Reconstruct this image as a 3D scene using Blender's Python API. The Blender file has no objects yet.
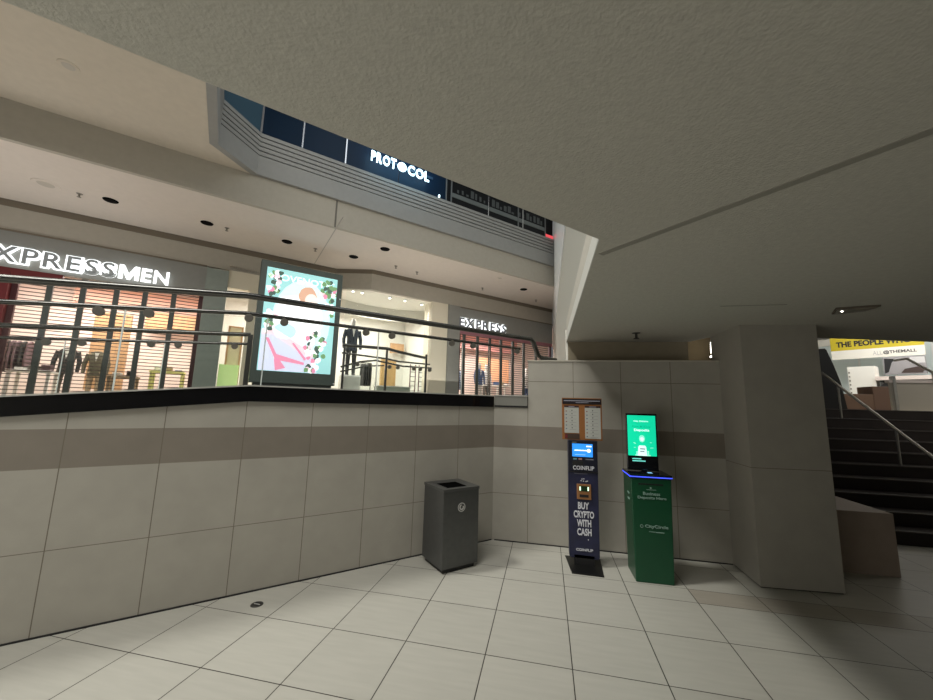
import bpy, bmesh, math, random
from mathutils import Vector, Matrix
random.seed(4)
sc = bpy.context.scene
COL = sc.collection
PI = math.pi
R45 = PI / 4
Q = math.sqrt(0.5)

# ------------------------------------------------------------------ camera
cam_d = bpy.data.cameras.new('camera')
cam_d.sensor_width = 36.0
cam_d.lens = 370.63 / 933 * 36.0
cam_d.clip_start = 0.02
cam = bpy.data.objects.new('camera', cam_d)
COL.objects.link(cam)
Fv = Vector((-0.20993428, 0.96715908, 0.14328611))
Uv = Vector((0.00405386, -0.14568965, 0.98932204))
Rv = Vector((0.9777071, 0.20827347, 0.02666453))
m = Matrix.Identity(4)
for i in range(3):
    m[i][0] = Rv[i]; m[i][1] = Uv[i]; m[i][2] = -Fv[i]
m[2][3] = 1.8
cam.matrix_world = m
sc.camera = cam

# ------------------------------------------------------------------ world, light, exposure
sc.view_settings.view_transform = 'Standard'
sc.view_settings.look = 'None'
sc.view_settings.gamma = 1.0
sc.view_settings.use_curve_mapping = False
sc.view_settings.exposure = 0.0
w = bpy.data.worlds.new('world'); sc.world = w; w.use_nodes = True
w.node_tree.nodes['Background'].inputs[0].default_value = (0.95, 0.97, 1.0, 1)
w.node_tree.nodes['Background'].inputs[1].default_value = 0.10


def FW(s, n, z=0.0):
    """facade frame (s along the left wall, n away from it) to world"""
    return (Q * (s - n), Q * (s + n), z)


def area_light(name, loc, target, size, power, color=(1, 1, 1), size_y=None, spread=None):
    d = bpy.data.lights.new(name, 'AREA')
    d.energy = power; d.color = color; d.size = size
    if size_y:
        d.shape = 'RECTANGLE'; d.size_y = size_y
    if spread: d.spread = spread
    o = bpy.data.objects.new(name, d); COL.objects.link(o)
    o.location = loc
    v = Vector(target) - Vector(loc)
    if abs(v.x) + abs(v.y) < 1e-4: o.rotation_euler = (0 if v.z < 0 else PI, 0, R45)   # lamps in the shops line up with the shopfronts
    else: o.rotation_euler = v.to_track_quat('-Z', 'Y').to_euler()
    return o


# skylight of the atrium, high above the opening, shop and mall lamps, and added fill lamps
area_light('atrium_skylight', (-28.5, -8.6, 50.0), (-0.8, 4.0, 0), 7.0, 3700, (1.0, 0.98, 0.90), spread=PI * 0.5)
area_light('atrium_soft_light', FW(-2.4, 0.8, 9.0), FW(-1.5, 3.6, 0.6), 4.0, 510, (1.0, 0.97, 0.90))
area_light('court_side_fill', FW(-6.6, 1.2, 1.2), FW(0, 0.2, 2.0), 3.0, 22, (1.0, 0.97, 0.90), 1.8)  # unseen fill lamp added low on the left, not a shop
area_light('court_bounce_fill', FW(-4.6, 0.4, 0.15), FW(-3.6, 0.4, 3), 4.0, 190, (1.0, 0.97, 0.90))  # unseen upward lamp added to brighten the low ceiling, imitating floor bounce
area_light('upper_void_light', FW(3.0, 5.5, 10.5), FW(3, 8.5, 6.5), 3.0, 40, (0.82, 0.9, 1.0))
area_light('corridor_fill_a', FW(-4.5, 9.9, 2.6), FW(-4.5, 10.2, 9), 4.0, 66, (1.0, 0.96, 0.91))  # this pair of upward lamps is added to brighten the upper ceilings
area_light('corridor_fill_b', FW(5.0, 10.3, 2.6), FW(5, 10.3, 9), 4.5, 62, (1.0, 0.93, 0.86))
area_light('store_light_men', FW(-3.2, 13.9, 5.1), FW(-3.2, 13.9, 0), 4.0, 330, (1.0, 0.90, 0.82), 2.2)
area_light('store_light_centre', FW(3.2, 14.0, 5.3), FW(3.2, 14.0, 0), 5.5, 330, (1.0, 0.95, 0.86), 2.6)
area_light('store_light_right', FW(9.6, 13.6, 5.0), FW(9.6, 13.6, 0), 4.0, 340, (1.0, 0.89, 0.83), 2.2)
area_light('mall_light', (11.5, 14.5, 5.6), (11.5, 15.5, 1.9), 4.0, 230, (1.0, 0.97, 0.92), 4.0)
area_light('stair_head_fill', (10.0, 7.8, 5.2), (9.3, 10.5, 2.0), 1.5, 60, (1.0, 0.95, 0.86))  # unseen lamp added to light the landing screen

# ------------------------------------------------------------------ materials
MATS = {}


def mat(name, color, rough=0.6, metal=0.0, emit=None, strength=0.0, noise=0.0, nscale=8.0, bump=0.0, bscale=60.0, spec=0.5, stretch=None):
    if name in MATS: return MATS[name]
    mt = bpy.data.materials.new(name); mt.use_nodes = True
    nt = mt.node_tree; b = nt.nodes['Principled BSDF']
    b.inputs['Base Color'].default_value = (*color, 1)
    b.inputs['Roughness'].default_value = rough
    b.inputs['Metallic'].default_value = metal
    b.inputs['Specular IOR Level'].default_value = spec
    if emit:
        b.inputs['Emission Color'].default_value = (*emit, 1)
        b.inputs['Emission Strength'].default_value = strength
    tc = nt.nodes.new('ShaderNodeTexCoord')
    mp = nt.nodes.new('ShaderNodeMapping')
    if stretch: mp.inputs['Scale'].default_value = stretch
    nt.links.new(tc.outputs['Object'], mp.inputs[0])
    if noise > 0:
        n = nt.nodes.new('ShaderNodeTexNoise'); n.inputs['Scale'].default_value = nscale; n.inputs['Detail'].default_value = 5
        nt.links.new(mp.outputs[0], n.inputs[0])
        r = nt.nodes.new('ShaderNodeMapRange')
        r.inputs[1].default_value = 0.3; r.inputs[2].default_value = 0.7
        r.inputs[3].default_value = 1 - noise; r.inputs[4].default_value = 1 + noise
        nt.links.new(n.outputs[0], r.inputs[0])
        mx = nt.nodes.new('ShaderNodeVectorMath'); mx.operation = 'SCALE'
        mx.inputs[0].default_value = color
        nt.links.new(r.outputs[0], mx.inputs['Scale'])
        nt.links.new(mx.outputs[0], b.inputs['Base Color'])
    if bump > 0:
        n = nt.nodes.new('ShaderNodeTexNoise'); n.inputs['Scale'].default_value = bscale; n.inputs['Detail'].default_value = 4
        nt.links.new(tc.outputs['Object'], n.inputs[0])
        bp = nt.nodes.new('ShaderNodeBump'); bp.inputs['Strength'].default_value = bump; bp.inputs['Distance'].default_value = 0.01
        nt.links.new(n.outputs[0], bp.inputs['Height'])
        nt.links.new(bp.outputs[0], b.inputs['Normal'])
    MATS[name] = mt
    return mt


class NB:
    """tiny node expression builder"""
    def __init__(s, nt): s.nt = nt
    def m(s, op, a, b=None, c=None):
        n = s.nt.nodes.new('ShaderNodeMath'); n.operation = op
        for i, v in enumerate((a, b, c)):
            if v is None: continue
            if isinstance(v, (int, float)): n.inputs[i].default_value = v
            else: s.nt.links.new(v, n.inputs[i])
        return n.outputs[0]
    def near(s, x, v, w):      # 1 where |x-v| < w
        return s.m('LESS_THAN', s.m('ABSOLUTE', s.m('SUBTRACT', x, v)), w)
    def grid(s, x, phase, period, w):
        f = s.m('ABSOLUTE', s.m('SUBTRACT', s.m('FLOORED_MODULO', s.m('SUBTRACT', x, phase - period / 2), period), period / 2))
        return s.m('LESS_THAN', f, w)
    def mx(s, *a):
        r = a[0]
        for b in a[1:]: r = s.m('MAXIMUM', r, b)
        return r
    def mix(s, f, a, b):
        n = s.nt.nodes.new('ShaderNodeMix'); n.data_type = 'RGBA'
        s.nt.links.new(f, n.inputs[0])
        for i, v in ((6, a), (7, b)):
            if isinstance(v, tuple): n.inputs[i].default_value = (*v, 1)
            else: s.nt.links.new(v, n.inputs[i])
        return n.outputs[2]
    def cellnoise(s, a, b):
        n = s.nt.nodes.new('ShaderNodeTexWhiteNoise'); n.noise_dimensions = '2D'
        c = s.nt.nodes.new('ShaderNodeCombineXYZ')
        s.nt.links.new(a, c.inputs[0]); s.nt.links.new(b, c.inputs[1])
        s.nt.links.new(c.outputs[0], n.inputs['Vector'])
        return n.outputs['Value']
    def scale(s, col, f):
        n = s.nt.nodes.new('ShaderNodeVectorMath'); n.operation = 'SCALE'
        if isinstance(col, tuple): n.inputs[0].default_value = col
        else: s.nt.links.new(col, n.inputs[0])
        s.nt.links.new(f, n.inputs['Scale'])
        return n.outputs[0]


def tile_material(name, kind, phase=0.0):
    mt = bpy.data.materials.new(name); mt.use_nodes = True
    nt = mt.node_tree; b = nt.nodes['Principled BSDF']; e = NB(nt)
    tc = nt.nodes.new('ShaderNodeTexCoord'); sp = nt.nodes.new('ShaderNodeSeparateXYZ')
    nt.links.new(tc.outputs['Object'], sp.inputs[0])
    X, Y, Z = sp.outputs
    noise = nt.nodes.new('ShaderNodeTexNoise'); mp = nt.nodes.new('ShaderNodeMapping')
    nt.links.new(tc.outputs['Object'], mp.inputs[0]); nt.links.new(mp.outputs[0], noise.inputs[0])
    noise.inputs['Detail'].default_value = 6
    if kind == 'floor':
        P = 0.6111
        gx = e.grid(X, -0.441, P, 0.0035)
        lowY = e.m('LESS_THAN', Y, 4.3)
        g1 = e.m('MULTIPLY', e.grid(Y, 2.344, P, 0.0035), lowY)
        g2 = e.m('MULTIPLY', e.grid(Y, 4.46, P, 0.0030), e.m('SUBTRACT', 1.0, lowY))
        g = e.mx(gx, g1, g2)
        band = e.m('MULTIPLY', e.m('GREATER_THAN', Y, 4.178), e.m('LESS_THAN', Y, 4.46))
        mp.inputs['Scale'].default_value = (1.2, 9.0, 1)
        noise.inputs['Scale'].default_value = 2.6
        cx = e.m('FLOOR', e.m('DIVIDE', e.m('ADD', X, 0.441), P)); cy = e.m('FLOOR', e.m('DIVIDE', e.m('SUBTRACT', Y, 2.344), P))
        v = e.m('ADD', e.m('MULTIPLY_ADD', noise.outputs[0], 0.20, 0.87), e.m('MULTIPLY', e.cellnoise(cx, cy), 0.06))
        band = e.m('MULTIPLY', band, e.m('GREATER_THAN', X, 1.39))
        base = e.mix(band, (0.43, 0.42, 0.375), (0.36, 0.33, 0.28))
        col = e.mix(g, e.scale(base, v), (0.035, 0.030, 0.025))
        b.inputs['Roughness'].default_value = 0.42
        b.inputs['Specular IOR Level'].default_value = 0.35
    else:
        P = 0.610
        gx = e.grid(X, phase, P, 0.0032)
        g = e.mx(gx, e.near(Z, 0.61, 0.0028), e.near(Z, 2.13, 0.0035))
        if kind == 'pillar':
            g = e.mx(e.near(Z, 1.20, 0.003), e.near(Z, 0.003, 0.0))
        stripe = e.m('MULTIPLY', e.m('GREATER_THAN', Z, 1.215), e.m('LESS_THAN', Z, 1.517))
        if kind == 'pillar': stripe = e.m('MULTIPLY', stripe, 0.0)
        mp.inputs['Scale'].default_value = (1, 1, 1)
        noise.inputs['Scale'].default_value = 7.0
        v = e.m('MULTIPLY_ADD', noise.outputs[0], 0.14, 0.93)
        base = e.mix(stripe, (0.37, 0.352, 0.308), (0.215, 0.190, 0.158))
        # scuffs and dirt low on the wall
        n2 = nt.nodes.new('ShaderNodeTexNoise'); n2.inputs['Scale'].default_value = 3.0; n2.inputs['Detail'].default_value = 8
        nt.links.new(tc.outputs['Object'], n2.inputs[0])
        v = e.m('MULTIPLY', v, e.m('MULTIPLY_ADD', n2.outputs[0], 0.16, 0.92))
        col = e.mix(g, e.scale(base, v), (0.16, 0.14, 0.11))
        b.inputs['Roughness'].default_value = 0.55
        b.inputs['Specular IOR Level'].default_value = 0.3
    nt.links.new(col, b.inputs['Base Color'])
    bp = nt.nodes.new('ShaderNodeBump'); bp.inputs['Strength'].default_value = 0.5; bp.inputs['Distance'].default_value = 0.003; bp.invert = True
    nt.links.new(g, bp.inputs['Height']); nt.links.new(bp.outputs[0], b.inputs['Normal'])
    return mt


def glass_mat(name, tint=(0.975, 0.99, 0.985), clear=0.93):
    mt = bpy.data.materials.new(name); mt.use_nodes = True
    nt = mt.node_tree; nt.nodes.remove(nt.nodes['Principled BSDF'])
    out = nt.nodes['Material Output']
    t = nt.nodes.new('ShaderNodeBsdfTransparent'); t.inputs[0].default_value = (*tint, 1)
    g = nt.nodes.new('ShaderNodeBsdfGlossy'); g.inputs['Roughness'].default_value = 0.03
    mx = nt.nodes.new('ShaderNodeMixShader'); fr = nt.nodes.new('ShaderNodeFresnel'); fr.inputs[0].default_value = 1.3
    nt.links.new(fr.outputs[0], mx.inputs[0])
    nt.links.new(t.outputs[0], mx.inputs[1]); nt.links.new(g.outputs[0], mx.inputs[2])
    nt.links.new(mx.outputs[0], out.inputs[0])
    return mt


M_floor = tile_material('floor_tile', 'floor')
M_wl = tile_material('wall_tile_left', 'wall', 0.194)
M_wb = tile_material('wall_tile_back', 'wall', 0.36)
M_pil = tile_material('pillar_stone', 'pillar')
M_stucco = mat('stucco_ceiling', (0.54, 0.525, 0.47), 0.9, noise=0.05, nscale=30, bump=0.35, bscale=90, spec=0.1)
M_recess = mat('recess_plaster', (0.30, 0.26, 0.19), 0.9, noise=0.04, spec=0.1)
M_beige = mat('beige_plaster', (0.60, 0.54, 0.45), 0.85, noise=0.03, bump=0.1, spec=0.15)
M_bulk = mat('bulkhead_plaster', (0.42, 0.39, 0.33), 0.85, noise=0.03, spec=0.15)
M_corr = mat('corridor_ceiling', (0.66, 0.60, 0.54), 0.85, noise=0.02, spec=0.15)
M_grey = mat('grey_panel', (0.27, 0.27, 0.25), 0.55, noise=0.03)
M_grey2 = mat('grey_fascia', (0.30, 0.30, 0.285), 0.6, noise=0.03)
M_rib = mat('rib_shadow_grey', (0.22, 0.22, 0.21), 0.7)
M_gap = mat('bronze_gap', (0.19, 0.16, 0.12), 0.7)
M_fasc = mat('beige_fascia', (0.46, 0.43, 0.37), 0.7, noise=0.03)
M_green = mat('grey_green_pilaster', (0.26, 0.30, 0.27), 0.5, noise=0.04)
M_cream = mat('cream_plaster', (0.78, 0.72, 0.58), 0.7)
M_white = mat('white_plaster', (0.80, 0.79, 0.74), 0.7)
M_whitegloss = mat('white_gloss', (0.80, 0.83, 0.84), 0.2)
M_granite = mat('black_granite', (0.006, 0.006, 0.007), 0.08, noise=0.4, nscale=90)
M_greysill = mat('grey_sill', (0.20, 0.20, 0.18), 0.25)
M_cap = mat('kerb_cap', (0.42, 0.42, 0.39), 0.35)
M_steel = mat('brushed_steel', (0.42, 0.41, 0.39), 0.28, 1.0, noise=0.1, nscale=30, stretch=(0.3, 0.3, 20))
M_bright = mat('bright_steel', (0.70, 0.70, 0.69), 0.25, 1.0)
M_rail = mat('handrail_steel', (0.13, 0.13, 0.125), 0.25, 1.0)
M_clamp = mat('clamp_grey', (0.15, 0.14, 0.12), 0.45, 0.4)
M_dsteel = mat('dark_steel', (0.09, 0.09, 0.085), 0.35, 0.7)
M_glass = glass_mat('clear_glass')
M_dglass = mat('dark_blue_glass', (0.007, 0.020, 0.042), 0.35, spec=0.15)
M_dglass2 = mat('pale_blue_glass', (0.05, 0.10, 0.14), 0.35, spec=0.2)
M_black = mat('black', (0.008, 0.008, 0.009), 0.5)
M_carpet = mat('upper_floor_tile', (0.36, 0.33, 0.28), 0.4, noise=0.05)
M_red = mat('dark_red', (0.13, 0.012, 0.014), 0.5)
M_redb = mat('bright_red', (0.50, 0.03, 0.03), 0.5)
M_letter = mat('grey_letter_face', (0.33, 0.36, 0.38), 0.4)
M_letter2 = mat('dark_letter_face', (0.22, 0.23, 0.26), 0.5)
M_lit = mat('lit_letter', (1, 1, 1), 0.5, emit=(0.93, 0.98, 1.0), strength=1.6)
M_litb = mat('blue_white_lit_letter', (1, 1, 1), 0.5, emit=(0.62, 0.9, 1.0), strength=2.6)
M_lamp = mat('lamp_glow', (1, 1, 1), 0.5, emit=(1.0, 0.95, 0.85), strength=7.0)
M_wood = mat('orange_wood', (0.60, 0.36, 0.19), 0.5, noise=0.15, nscale=5, stretch=(8, 8, 0.6))
M_peach = mat('peach_wall', (0.72, 0.48, 0.36), 0.7)
M_pink = mat('pink_white_wall', (0.85, 0.72, 0.66), 0.7)
M_postg = mat('grille_post_grey', (0.085, 0.095, 0.09), 0.5, 0.3)
M_bar = mat('grille_bar_brown', (0.10, 0.07, 0.06), 0.5, 0.3)
M_can = mat('charcoal_metal', (0.10, 0.102, 0.10), 0.38, 0.6, noise=0.06, nscale=20)
M_can2 = mat('charcoal_rim', (0.12, 0.122, 0.12), 0.35, 0.6)
M_silver = mat('silver_sticker', (0.62, 0.62, 0.60), 0.4, 0.3)


def holdmat(name, color, **k): return mat(name, color, **k)


# ------------------------------------------------------------------ mesh helpers
class MB:
    def __init__(s): s.v = []; s.f = []
    def box(s, x0, x1, y0, y1, z0, z1):
        b = len(s.v)
        s.v += [(x0, y0, z0), (x1, y0, z0), (x1, y1, z0), (x0, y1, z0), (x0, y0, z1), (x1, y0, z1), (x1, y1, z1), (x0, y1, z1)]
        s.f += [tuple(b + i for i in q) for q in ((0, 3, 2, 1), (4, 5, 6, 7), (0, 1, 5, 4), (1, 2, 6, 5), (2, 3, 7, 6), (3, 0, 4, 7))]
        return s
    def prism(s, poly, a, c, axis='z'):
        """extrude a 2D polygon: axis z uses (x,y), axis y uses (x,z), axis x uses (y,z)"""
        n = len(poly); b = len(s.v)
        def P(p, t):
            return (p[0], p[1], t) if axis == 'z' else ((p[0], t, p[1]) if axis == 'y' else (t, p[0], p[1]))
        s.v += [P(p, a) for p in poly] + [P(p, c) for p in poly]
        s.f.append(tuple(b + i for i in reversed(range(n)))); s.f.append(tuple(b + n + i for i in range(n)))
        for i in range(n):
            j = (i + 1) % n; s.f.append((b + i, b + j, b + n + j, b + n + i))
        return s
    def tube(s, path, r, seg=10, flat=1.0):
        pts = [Vector(p) for p in path]; rs = r if isinstance(r, (list, tuple)) else [r] * len(pts)
        b = len(s.v); up = Vector((0, 0, 1))
        for i, p in enumerate(pts):
            d = (pts[min(i + 1, len(pts) - 1)] - pts[max(i - 1, 0)]).normalized()
            ref = up if abs(d.z) < 0.9 else Vector((1, 0, 0))
            a = d.cross(ref).normalized(); c = a.cross(d).normalized()
            for k in range(seg):
                t = 2 * PI * k / seg
                s.v.append(tuple(p + a * math.cos(t) * rs[i] + c * math.sin(t) * rs[i] * flat))
        for i in range(len(pts) - 1):
            for k in range(seg):
                k2 = (k + 1) % seg
                s.f.append((b + i * seg + k, b + i * seg + k2, b + (i + 1) * seg + k2, b + (i + 1) * seg + k))
        s.f.append(tuple(b + k for k in reversed(range(seg)))); s.f.append(tuple(b + (len(pts) - 1) * seg + k for k in range(seg)))
        return s
    def loft(s, secs, seg=14, power=2.0):
        """horizontal ellipse sections (z, cx, cy, rx, ry)"""
        b = len(s.v)
        for (z, cx, cy, rx, ry) in secs:
            for k in range(seg):
                t = 2 * PI * k / seg; c, d = math.cos(t), math.sin(t)
                c = math.copysign(abs(c) ** (2 / power), c); d = math.copysign(abs(d) ** (2 / power), d)
                s.v.append((cx + rx * c, cy + ry * d, z))
        for i in range(len(secs) - 1):
            for k in range(seg):
                k2 = (k + 1) % seg
                s.f.append((b + i * seg + k, b + i * seg + k2, b + (i + 1) * seg + k2, b + (i + 1) * seg + k))
        s.f.append(tuple(b + k for k in reversed(range(seg)))); s.f.append(tuple(b + (len(secs) - 1) * seg + k for k in range(seg)))
        return s
    def build(s, name, m, parent=None, bevel=0.0, smooth=False, loc=None, rotz=None, label=None):
        me = bpy.data.meshes.new(name)
        me.from_pydata(s.v, [], s.f)
        bm = bmesh.new(); bm.from_mesh(me); bmesh.ops.recalc_face_normals(bm, faces=bm.faces); bm.to_mesh(me); bm.free()
        me.materials.append(m)
        if smooth:
            for p in me.polygons: p.use_smooth = True
            try: me.set_sharp_from_angle(angle=0.7)
            except Exception: pass
        o = bpy.data.objects.new(name, me); COL.objects.link(o)
        if parent: o.parent = parent
        if loc is not None: o.location = loc
        if rotz is not None: o.rotation_euler = (0, 0, rotz)
        if bevel:
            md = o.modifiers.new('bevel', 'BEVEL'); md.width = bevel; md.segments = 2; md.limit_method = 'ANGLE'
        if label: o['label'] = label
        return o


def box(*a): return MB().box(*a)


def struct(name, mb, m, rotz=0.0, bevel=0.0):
    o = mb.build(name, m, rotz=rotz, bevel=bevel); o['kind'] = 'structure'; return o


def thing(name, label, cat, loc=(0, 0, 0), rotz=0.0, group=None):
    o = bpy.data.objects.new(name, None); COL.objects.link(o)
    o.empty_display_size = 0.1
    o.location = loc; o.rotation_euler = (0, 0, rotz)
    o['label'] = label; o['category'] = cat
    if group: o['group'] = group
    return o


def tag(o, label, cat, group=None, kind=None):
    o['label'] = label; o['category'] = cat
    if group: o['group'] = group
    if kind: o['kind'] = kind
    return o


def dup(o, parent=None):
    c = o.copy(); COL.objects.link(c)
    if parent: c.parent = parent
    for ch in list(o.children): dup(ch, c)
    return c


def text_mesh(body, size, bold=0.0, depth=0.004, sx=1.0, shear=0.0, spacing=1.0):
    cu = bpy.data.curves.new('t', 'FONT'); cu.body = body; cu.size = size; cu.offset = bold
    cu.extrude = depth / 2; cu.resolution_u = 3; cu.shear = shear; cu.space_character = spacing
    o = bpy.data.objects.new('t', cu); COL.objects.link(o)
    dg = bpy.context.evaluated_depsgraph_get(); dg.update()
    me = bpy.data.meshes.new_from_object(o.evaluated_get(dg))
    bpy.data.objects.remove(o); bpy.data.curves.remove(cu)
    # stand upright: text x stays x, text y -> z, front faces -y
    for v in me.vertices:
        x, y, z = v.co; v.co = (x * sx, -z, y)
    return me


def fit_text(name, body, m, parent, x0, x1, z0, z1, y, bold=0.0, depth=0.004, align=None, rot=None, label=None):
    """text stretched to fill the box x0..x1, z0..z1 on the plane y, in the parent's frame"""
    me = text_mesh(body, 1.0, bold, depth)
    xs = [v.co.x for v in me.vertices]; zs = [v.co.z for v in me.vertices]
    a, b, c, d = min(xs), max(xs), min(zs), max(zs)
    for v in me.vertices:
        v.co.x = x0 + (v.co.x - a) / (b - a) * (x1 - x0)
        v.co.z = z0 + (v.co.z - c) / (d - c) * (z1 - z0)
        v.co.y = v.co.y * 1.0 + y
    me.materials.append(m)
    o = bpy.data.objects.new(name, me); COL.objects.link(o)
    if parent: o.parent = parent
    if label: o['label'] = label
    return o


def letters(body, parent, x0, x1, z0, z1, y, face, halo=None, halo_off=0.0, bold=0.03, depth=0.03, gap=0.06, haloy=0.03, space=0.25):
    """each letter a mesh of its own, spread over x0..x1"""
    H = z1 - z0; items = []; x = 0
    for ch in body:
        if ch == ' ': x += space; continue
        if ch == 'M':     # the offset outline of this letter folds over itself, so it is drawn point by point
            q = MB(); b0 = 0.15 + bold
            for poly in ([(0, 0), (b0, 0), (b0, .7), (0, .7)], [(.85 - b0, 0), (.85, 0), (.85, .7), (.85 - b0, .7)], [(0.02, .7), (b0 + .03, .7), (.50, .16), (.425, 0), (.36, 0)], [(.83, .7), (.82 - b0, .7), (.35, .16), (.425, 0), (.49, 0)]):
                q.prism(poly, -depth / 2, depth / 2, 'y')
            me = bpy.data.meshes.new('m'); me.from_pydata(q.v, [], q.f)
        else: me = text_mesh(ch, 1.0, bold, depth)
        xs = [v.co.x for v in me.vertices]; zs = [v.co.z for v in me.vertices]
        items.append((ch, me, x, min(xs), max(xs) - min(xs), min(zs), max(zs)))
        x += max(xs) - min(xs) + gap
    total = x - gap; k = (x1 - x0) / total
    for ch, me, xx, mn, wd, zmn, zmx in items:
        for v in me.vertices:
            v.co.x = x0 + (v.co.x - mn + xx) * k
            v.co.z = z0 + (v.co.z - zmn) / (zmx - zmn) * H
            v.co.y = v.co.y + y
        me.materials.append(face)
        o = bpy.data.objects.new('letter', me); COL.objects.link(o); o.parent = parent
        if halo:
            me2 = text_mesh(ch, 1.0, bold + halo_off, 0.02)
            xs = [v.co.x for v in me2.vertices]; zs = [v.co.z for v in me2.vertices]
            cx = (min(xs) + max(xs)) / 2; cz = (min(zs) + max(zs)) / 2
            tw = (wd + 2 * halo_off) * k / (max(xs) - min(xs)); th = (H * (1 + 1.6 * halo_off)) / (max(zs) - min(zs))
            cx2 = x0 + (xx + wd / 2) * k; cz2 = (z0 + z1) / 2
            for v in me2.vertices:
                v.co.x = cx2 + (v.co.x - cx) * tw; v.co.z = cz2 + (v.co.z - cz) * th
                v.co.y = v.co.y + y + haloy
            me2.materials.append(halo)
            h = bpy.data.objects.new('letter_backlight', me2); COL.objects.link(h); h.parent = o


def disc(r, y0, y1, x=0, z=0, seg=20):
    mb = MB(); mb.prism([(x + r * math.cos(2 * PI * k / seg), z + r * math.sin(2 * PI * k / seg)) for k in range(seg)], y0, y1, 'y'); return mb


def ring(r0, r1, y0, y1, x=0, z=0, seg=24):
    mb = MB()
    for k in range(seg):
        a, b = 2 * PI * k / seg, 2 * PI * (k + 1) / seg
        mb.prism([(x + r0 * math.cos(a), z + r0 * math.sin(a)), (x + r1 * math.cos(a), z + r1 * math.sin(a)),
                  (x + r1 * math.cos(b), z + r1 * math.sin(b)), (x + r0 * math.cos(b), z + r0 * math.sin(b))], y0, y1, 'y')
    return mb


# ------------------------------------------------------------------ setting: lower court
UF = 1.90       # upper concourse level
CZ = 2.77       # low ceiling
struct('floor', box(-9, 10, -6, 9.8, -0.2, 0), M_floor)
SL = 0.098
def rz(s, top): return top - SL * (0.2 - s) if s < 0.2 else top
# left wall, its top edge dropping with the ramp
mb = MB(); mb.prism([(-6, 0), (3.217, 0), (3.217, 1.765), (0.2, 1.765), (-6, rz(-6, 1.765))], 4.235, 4.42, 'y')
struct('wall_left', mb, M_wl, R45)
# back wall: low piece in the corner, tall piece behind the machines
mb = MB(); mb.box(-0.72, -0.25, 5.262, 5.45, 0, 1.765)
struct('wall_back', mb, M_wb)
mb = MB(); mb.box(-0.25, 2.16, 5.262, 5.47, 0, 2.412)
struct('wall_back', mb, M_wb)
struct('trim_1', box(-0.26, 2.16, 5.25, 5.48, 2.412, 2.43), M_fasc)
# black granite kerb along the wall top, sloping with the ramp
mb = MB(); mb.prism([(-6, rz(-6, 1.765)), (0.2, 1.765), (3.19, 1.765), (3.19, 1.912), (0.2, 1.912), (-6, rz(-6, 1.912))], 4.205, 4.42, 'y')
struct('trim_2', mb, M_granite, R45)
mb = MB(); mb.prism([(-6, rz(-6, 1.912)), (0.2, 1.912), (3.19, 1.912), (3.19, 1.926), (0.2, 1.926), (-6, rz(-6, 1.926))], 4.195, 4.42, 'y')
struct('trim_3', mb, M_cap, R45)
struct('trim_4', box(-0.715, -0.255, 5.235, 5.40, 1.79, 1.92), M_greysill)
struct('trim_5', box(-0.72, -0.255, 5.225, 5.40, 1.92, 1.934), M_cap)
struct('trim_6', box(-0.715, -0.255, 5.245, 5.40, 1.765, 1.79), M_black)
# dark joints at the foot of the walls
struct('baseboard_left', box(-6, 3.20, 4.226, 4.236, 0, 0.012), M_black, R45)
struct('baseboard_back', box(-0.69, 2.15, 5.253, 5.263, 0, 0.012), M_black)

# low ceiling: one corner cut out along the left wall's direction, then straight back
kx, ky = 0.309, 2.165
e0 = FW(-7.5, 1.33)
cpoly = [(e0[0], e0[1]), (kx, ky), (kx, 5.80), (2.02, 5.82), (2.16, 5.47), (2.30, 5.45), (2.95, 5.46), (3.46, 5.60), (5.0, 6.0), (9.5, 6.45), (9.5, -6), (-7.5, -6)]
mb = MB(); mb.prism(cpoly, CZ, CZ + 0.35)
struct('ceiling', mb, M_stucco)
# joint strip across the ceiling, square to its edge
mb = MB(); a = Vector((0.345, 2.385)); d = Vector((1.299 - 0.345, 1.451 - 2.385)).normalized(); pz = Vector((-d.y, d.x)) * 0.022
b2 = a + d * 4
mb.prism([tuple(a + pz), tuple(b2 + pz), tuple(b2 - pz), tuple(a - pz)], CZ - 0.004, CZ)
struct('trim_7', mb, mat('ceiling_joint', (0.30, 0.29, 0.25), 0.9))
mb = MB().box(1.60, 2.14, 3.795, 3.81, CZ - 0.003, CZ)
struct('trim_8', mb, mat('ceiling_joint', (0.30, 0.29, 0.25), 0.9))
# enclosure behind the camera
struct('wall_rear', box(-7.5, 9.5, -6.2, -6, 0, CZ), M_stucco)
struct('wall_right', box(9.5, 9.7, -6, 9.8, 0, CZ), M_stucco)

M_atr = mat('atrium_wall_grey', (0.38, 0.38, 0.34), 0.6)
# tall wall beside the opening (runs away from the camera at x = 0.309)
struct('wall_atrium', box(0.311, 0.48, ky + 0.05, 17.3, 2.98, 4.6), M_atr)
struct('wall_atrium', box(0.311, 0.48, 5.81, 17.3, UF, 2.98), M_atr)
struct('trim_9', box(0.36, 0.48, ky + 0.05, 5.80, 2.915, 2.98), mat('groove_dark', (0.05, 0.045, 0.035), 0.8))
struct('trim_10', box(0.302, 0.48, ky, 5.80, CZ + 0.001, 2.915), mat('lip_white', (0.60, 0.61, 0.57), 0.6))
struct('trim_11', box(0.300, 0.48, ky + 0.05, 17.3, 4.6, 9.5), M_whitegloss)
struct('trim_12', box(0.296, 0.36, 5.80, 5.86, UF, CZ + 0.2), M_white)
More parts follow.
